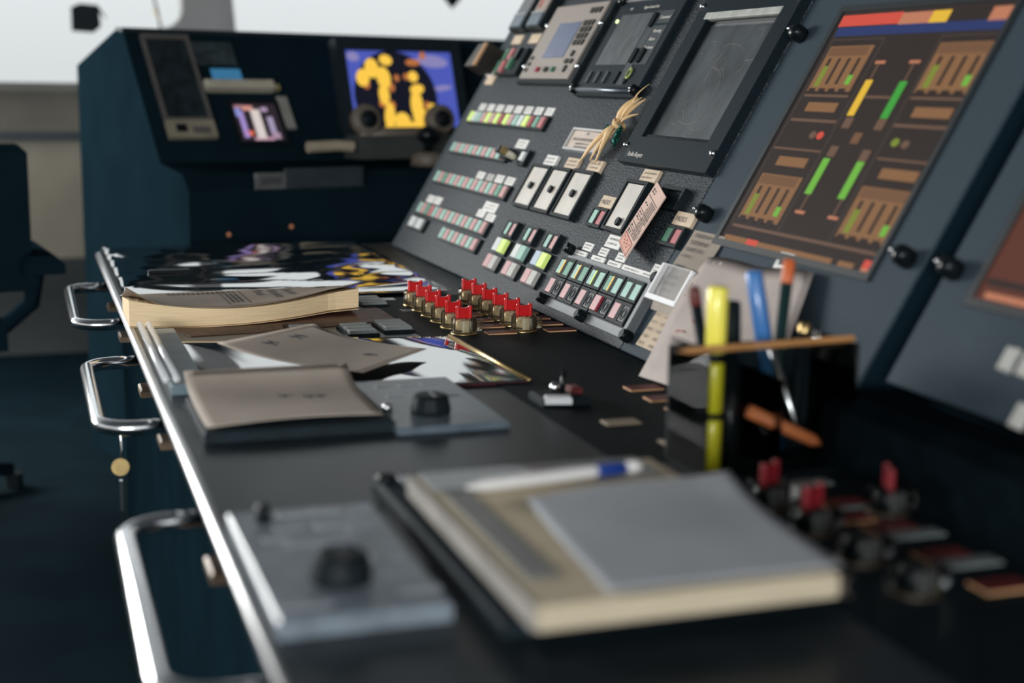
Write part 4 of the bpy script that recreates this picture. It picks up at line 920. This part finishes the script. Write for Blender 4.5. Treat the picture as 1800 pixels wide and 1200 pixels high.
MB().cham(-.105,-.014,.105,.014,0,.03,.004).build('strip', mat('ledge_cream', (.50,.46,.36), .5, noise=(20,.9,1.1)), bks); MB().cham(.105,-.010,.125,.006,0,.02,.003).build('strip_end', mat('ledge_olive', (.33,.30,.14), .5, noise=(20,.9,1.1)), bks)
tag(MB().cham(-.045,-.020,.045,.020,0,.004,.001).build('status_screen', emis('status_blue', (.05,.22,.42), .7), None, fcw(SFM(*ats(398,132)))), 'plain blue status screen above the cream ledge strip', 'screen')
part(MB().cham(-.075,-.04,.075,.04,0,.006,.002).build('switch_panel', mat('dim_panel', (.030,.045,.05), .5, noise=(40,.6,1.5)), None, fcw(SFM(*ats(368,95)))), fc)
# radar
rd = thing('radar_monitor', 'radar monitor with yellow echoes on black disc and blue surround', 'monitor', fcw(Matrix.Translation(atb(708,158,-.19)) @ Matrix.Rotation(math.radians(74),4,'X')))
SW, SHh = .178, .116
MB().frame(-.215,-.155,.215,.150,(.030,.037,.030,.032),-.03,.014).build('bezel', blackm, rd)
MB().box(-.186,-.119,-.004,.186,.119,.002).build('screen', emis('radar_blue', (.095,.135,.62), .75), rd)
def rxy(px, py): return ((px-375-(py-365)*.085)/835-.5)*2*SW, (.5-(py-365)/475)*2*SHh
x, y = rxy(755, 650); MB().ell(x,y,.142,.142,.002,.003,40).build('radar_disc', emis('radar_black', (.010,.012,.03), .5), rd)
for nm_, cmat, z, lst in (('data_field', emis('radar_lilac', (.33,.30,.62), .75), .0025, [(1070,420,130,40),(1140,590,80,18),(430,400,50,30)]),
        ('radar_echo', emis('radar_yellow', (.98,.60,.075), 1.0), .004, [(570,470,55,62),(495,530,52,55),(685,418,52,34),(660,530,55,70),(655,635,42,65),(690,770,42,85),(900,520,40,35),(925,600,58,32),(915,700,50,95),(940,775,62,60),(1040,750,45,62),(790,800,62,55),(860,835,130,32),(690,860,75,36),(980,825,70,32)]),
        ('weak_echo', emis('radar_orange', (.60,.20,.06), .8), .0035, [(520,575,28,25),(720,590,25,28),(845,520,25,22),(765,530,22,22),(715,700,25,28),(640,690,30,25),(1000,700,24,24),(905,430,60,22),(990,385,25,25)])):
    for px, py, rx, ry in lst:
        x, y = rxy(px, py); MB().ell(x, y, rx/835*2*SW, ry/475*2*SHh, z-.001, z, 18, random.uniform(-.2,.2)).build(nm_, cmat, rd)
# thruster lever stand in front of the radar
ls_ = thing('lever_stand', 'brownish lever stand with two round hand wheels before the radar', 'lever stand', fcw(Matrix.Translation(atb(700,256,-.33))))
lvm = mat('lever_brown', (.17,.14,.11), .45, noise=(15,.85,1.1)); lvd = mat('lever_dark', (.055,.06,.058), .5, noise=(15,.85,1.1))
MB().cham(-.15,-.04,.17,.05,-.035,.030,.010).build('stand_body', lvd, ls_)
MB().tube([(-.13,.0,.034),(.16,.0,.034)], .020, 12).build('cross_bar', lvm, ls_, smooth=True)
for x in (-.108, .140):
    MB().lathe([(.018,-.018),(.042,-.020),(.046,0),(.042,.020),(.024,.024),(.020,.010),(0,.010)], 24).build('hand_wheel', lvm, ls_, T(x,0,.074) @ Matrix.Rotation(math.radians(80),4,'X'), True)
    MB().lathe([(0,.012),(.026,.012),(.026,.026),(0,.028)], 20).build('wheel_hub', black, ls_, T(x,0,.074) @ Matrix.Rotation(math.radians(80),4,'X'), True)
tag(MB().tube([(-.09,0,0),(.0,0,.004),(.05,0,.0)], .016, 10).build('handset', mat('cream_handset', (.42,.36,.26), .5, noise=(15,.9,1.1)), None, fcw(Matrix.Translation(atb(592,258,-.36)))), 'cream handset lying left of the lever stand', 'handset')
jk = thing('joystick', 'black ball joystick on a brown round base by the panel edge', 'joystick', fcw(Matrix.Translation(atb(752,285,-.425))))
MB().lathe([(0,-.01),(.050,-.01),(.047,.02),(.032,.03),(0,.03)], 20).build('base', lvm, jk, smooth=True)
MB().lathe([(0,.03),(.012,.03),(.012,.05),(.03,.065),(.033,.085),(.02,.10),(0,.105)], 16).build('grip', blackg, jk, smooth=True)
pl_ = thing('drawer_plate', 'grey nameplate with handle on the front of the console', 'plate', fcw(Matrix.Translation(atb(475,318,-.462)) @ Matrix.Rotation(math.radians(90),4,'X')))
MB().cham(-.045,-.022,.045,.022,0,.006,.002).build('plate', mat('drawer_grey', (.12,.12,.12), .5, noise=(20,.85,1.1)), pl_); MB().box(-.03,-.010,.006,.03,.010,.0075).build('plate_face', mat('drawer_face', (.07,.075,.08), .5, noise=(20,.85,1.1)), pl_)
part(MB().cham(-.12,-.028,.12,.028,0,.004,.002).build('drawer_front', mat('drawer_dark', (.03,.042,.05), .5, noise=(20,.85,1.1)), None, fcw(Matrix.Translation(atb(570,312,-.4625)) @ Matrix.Rotation(math.radians(90),4,'X'))), fc)
for a in ((402,412),(512,398)):
    MB().lathe([(0,0),(.006,0),(.005,.004),(0,.006)], 12).build('indicator_lamp', emis('lamp_orange', (.45,.18,.10), .6), fc, Matrix.Translation(atb(*a, -.462)) @ Matrix.Rotation(math.radians(90),4,'X'), True)
# things at the windows
mr = MB().prism([(-.055,-.05),(.03,-.055),(.06,-.03),(.055,.03),(.085,.0),(.05,.055),(-.02,.06),(-.055,.045)], -.02, .02).build('clear_view_motor', black, None, Matrix.Translation(onY(150,33,6.23)) @ Matrix.Rotation(math.radians(90),4,'X'))
tag(mr, 'small black box fixed on the left window', 'wiper motor')
wa = thing('wiper_arm', 'thin wiper arm slanting down the left window', 'wiper', Matrix.Translation(onY(283,52,6.32)))
p1 = onY(264,-25,6.32)-onY(283,52,6.32); MB().tube([(0,0,0),(p1.x*.5+.004,0,p1.z*.5),tuple(p1)], .005, 6).build('arm', black, wa, smooth=True)
MB().tube([(p1.x*.55-.01,-.006,p1.z*.5),(.002,-.006,.02)], .003, 5).build('blade', brass, wa, smooth=True)
dm = MB().prism([(-.05,.0),(0,-.055),(.05,0),(.0,.08)], -.01, .01).build('window_bracket', black, None, Matrix.Translation(onY(795,-8,6.12)) @ Matrix.Rotation(math.radians(90),4,'X'))
tag(dm, 'black diamond-shaped bracket at the top of the right window', 'bracket')
hd = thing('red_cloth', 'crumpled reddish cloth on top of the far panel corner', 'cloth', PM(-3.20,.705,.01))
cb_ = MB().grid(lambda a, b: (-.13+.28*a, -.012+.07*b, .02+.03*math.sin(a*9)*math.sin(b*4)+.02*math.sin(a*17+b*3)), 22, 8, .012)
cb_.build('cloth', mat('cloth_red', (.38,.09,.045), .8, noise=(25,.6,1.25)), hd, smooth=True)

# operator chair at the far left
hc = thing('operator_chair', 'black operator chair in shadow at the left picture edge', 'chair', DM(-.33, 3.85, 0, math.radians(8)))
MB().cham(-.26,-.05,.335,.05,.60,.975,.02).build('backrest', consm, hc)
MB().cham(-.27,-.02,.27,.52,.44,.54,.03).build('seat', consm, hc)
MB().tube([(0,.25,.06),(0,.25,.44)], .04, 12).build('pedestal', consm, hc, smooth=True)
MB().tube([(.26,.0,.50),(.335,.0,.56),(.345,-.05,.66)], .022, 8).build('arm_support', consm, hc, smooth=True)
MB().cham(.30,-.16,.40,.26,.655,.70,.02).build('armrest', consm, hc); MB().cham(-.40,-.16,-.30,.26,.655,.70,.02).build('armrest', consm, hc)
for i in range(5):
    a = 2*math.pi*i/5; lg = MB().tube([(0,.25,.09),(.30*math.cos(a),.25+.30*math.sin(a),.05)], .025, 8, .018).build('leg', consm, hc, smooth=True)
    MB().lathe([(0,0),(.025,0),(.025,.04),(0,.045)], 10).build('castor', black, lg, T(.30*math.cos(a),.25+.30*math.sin(a),.0))
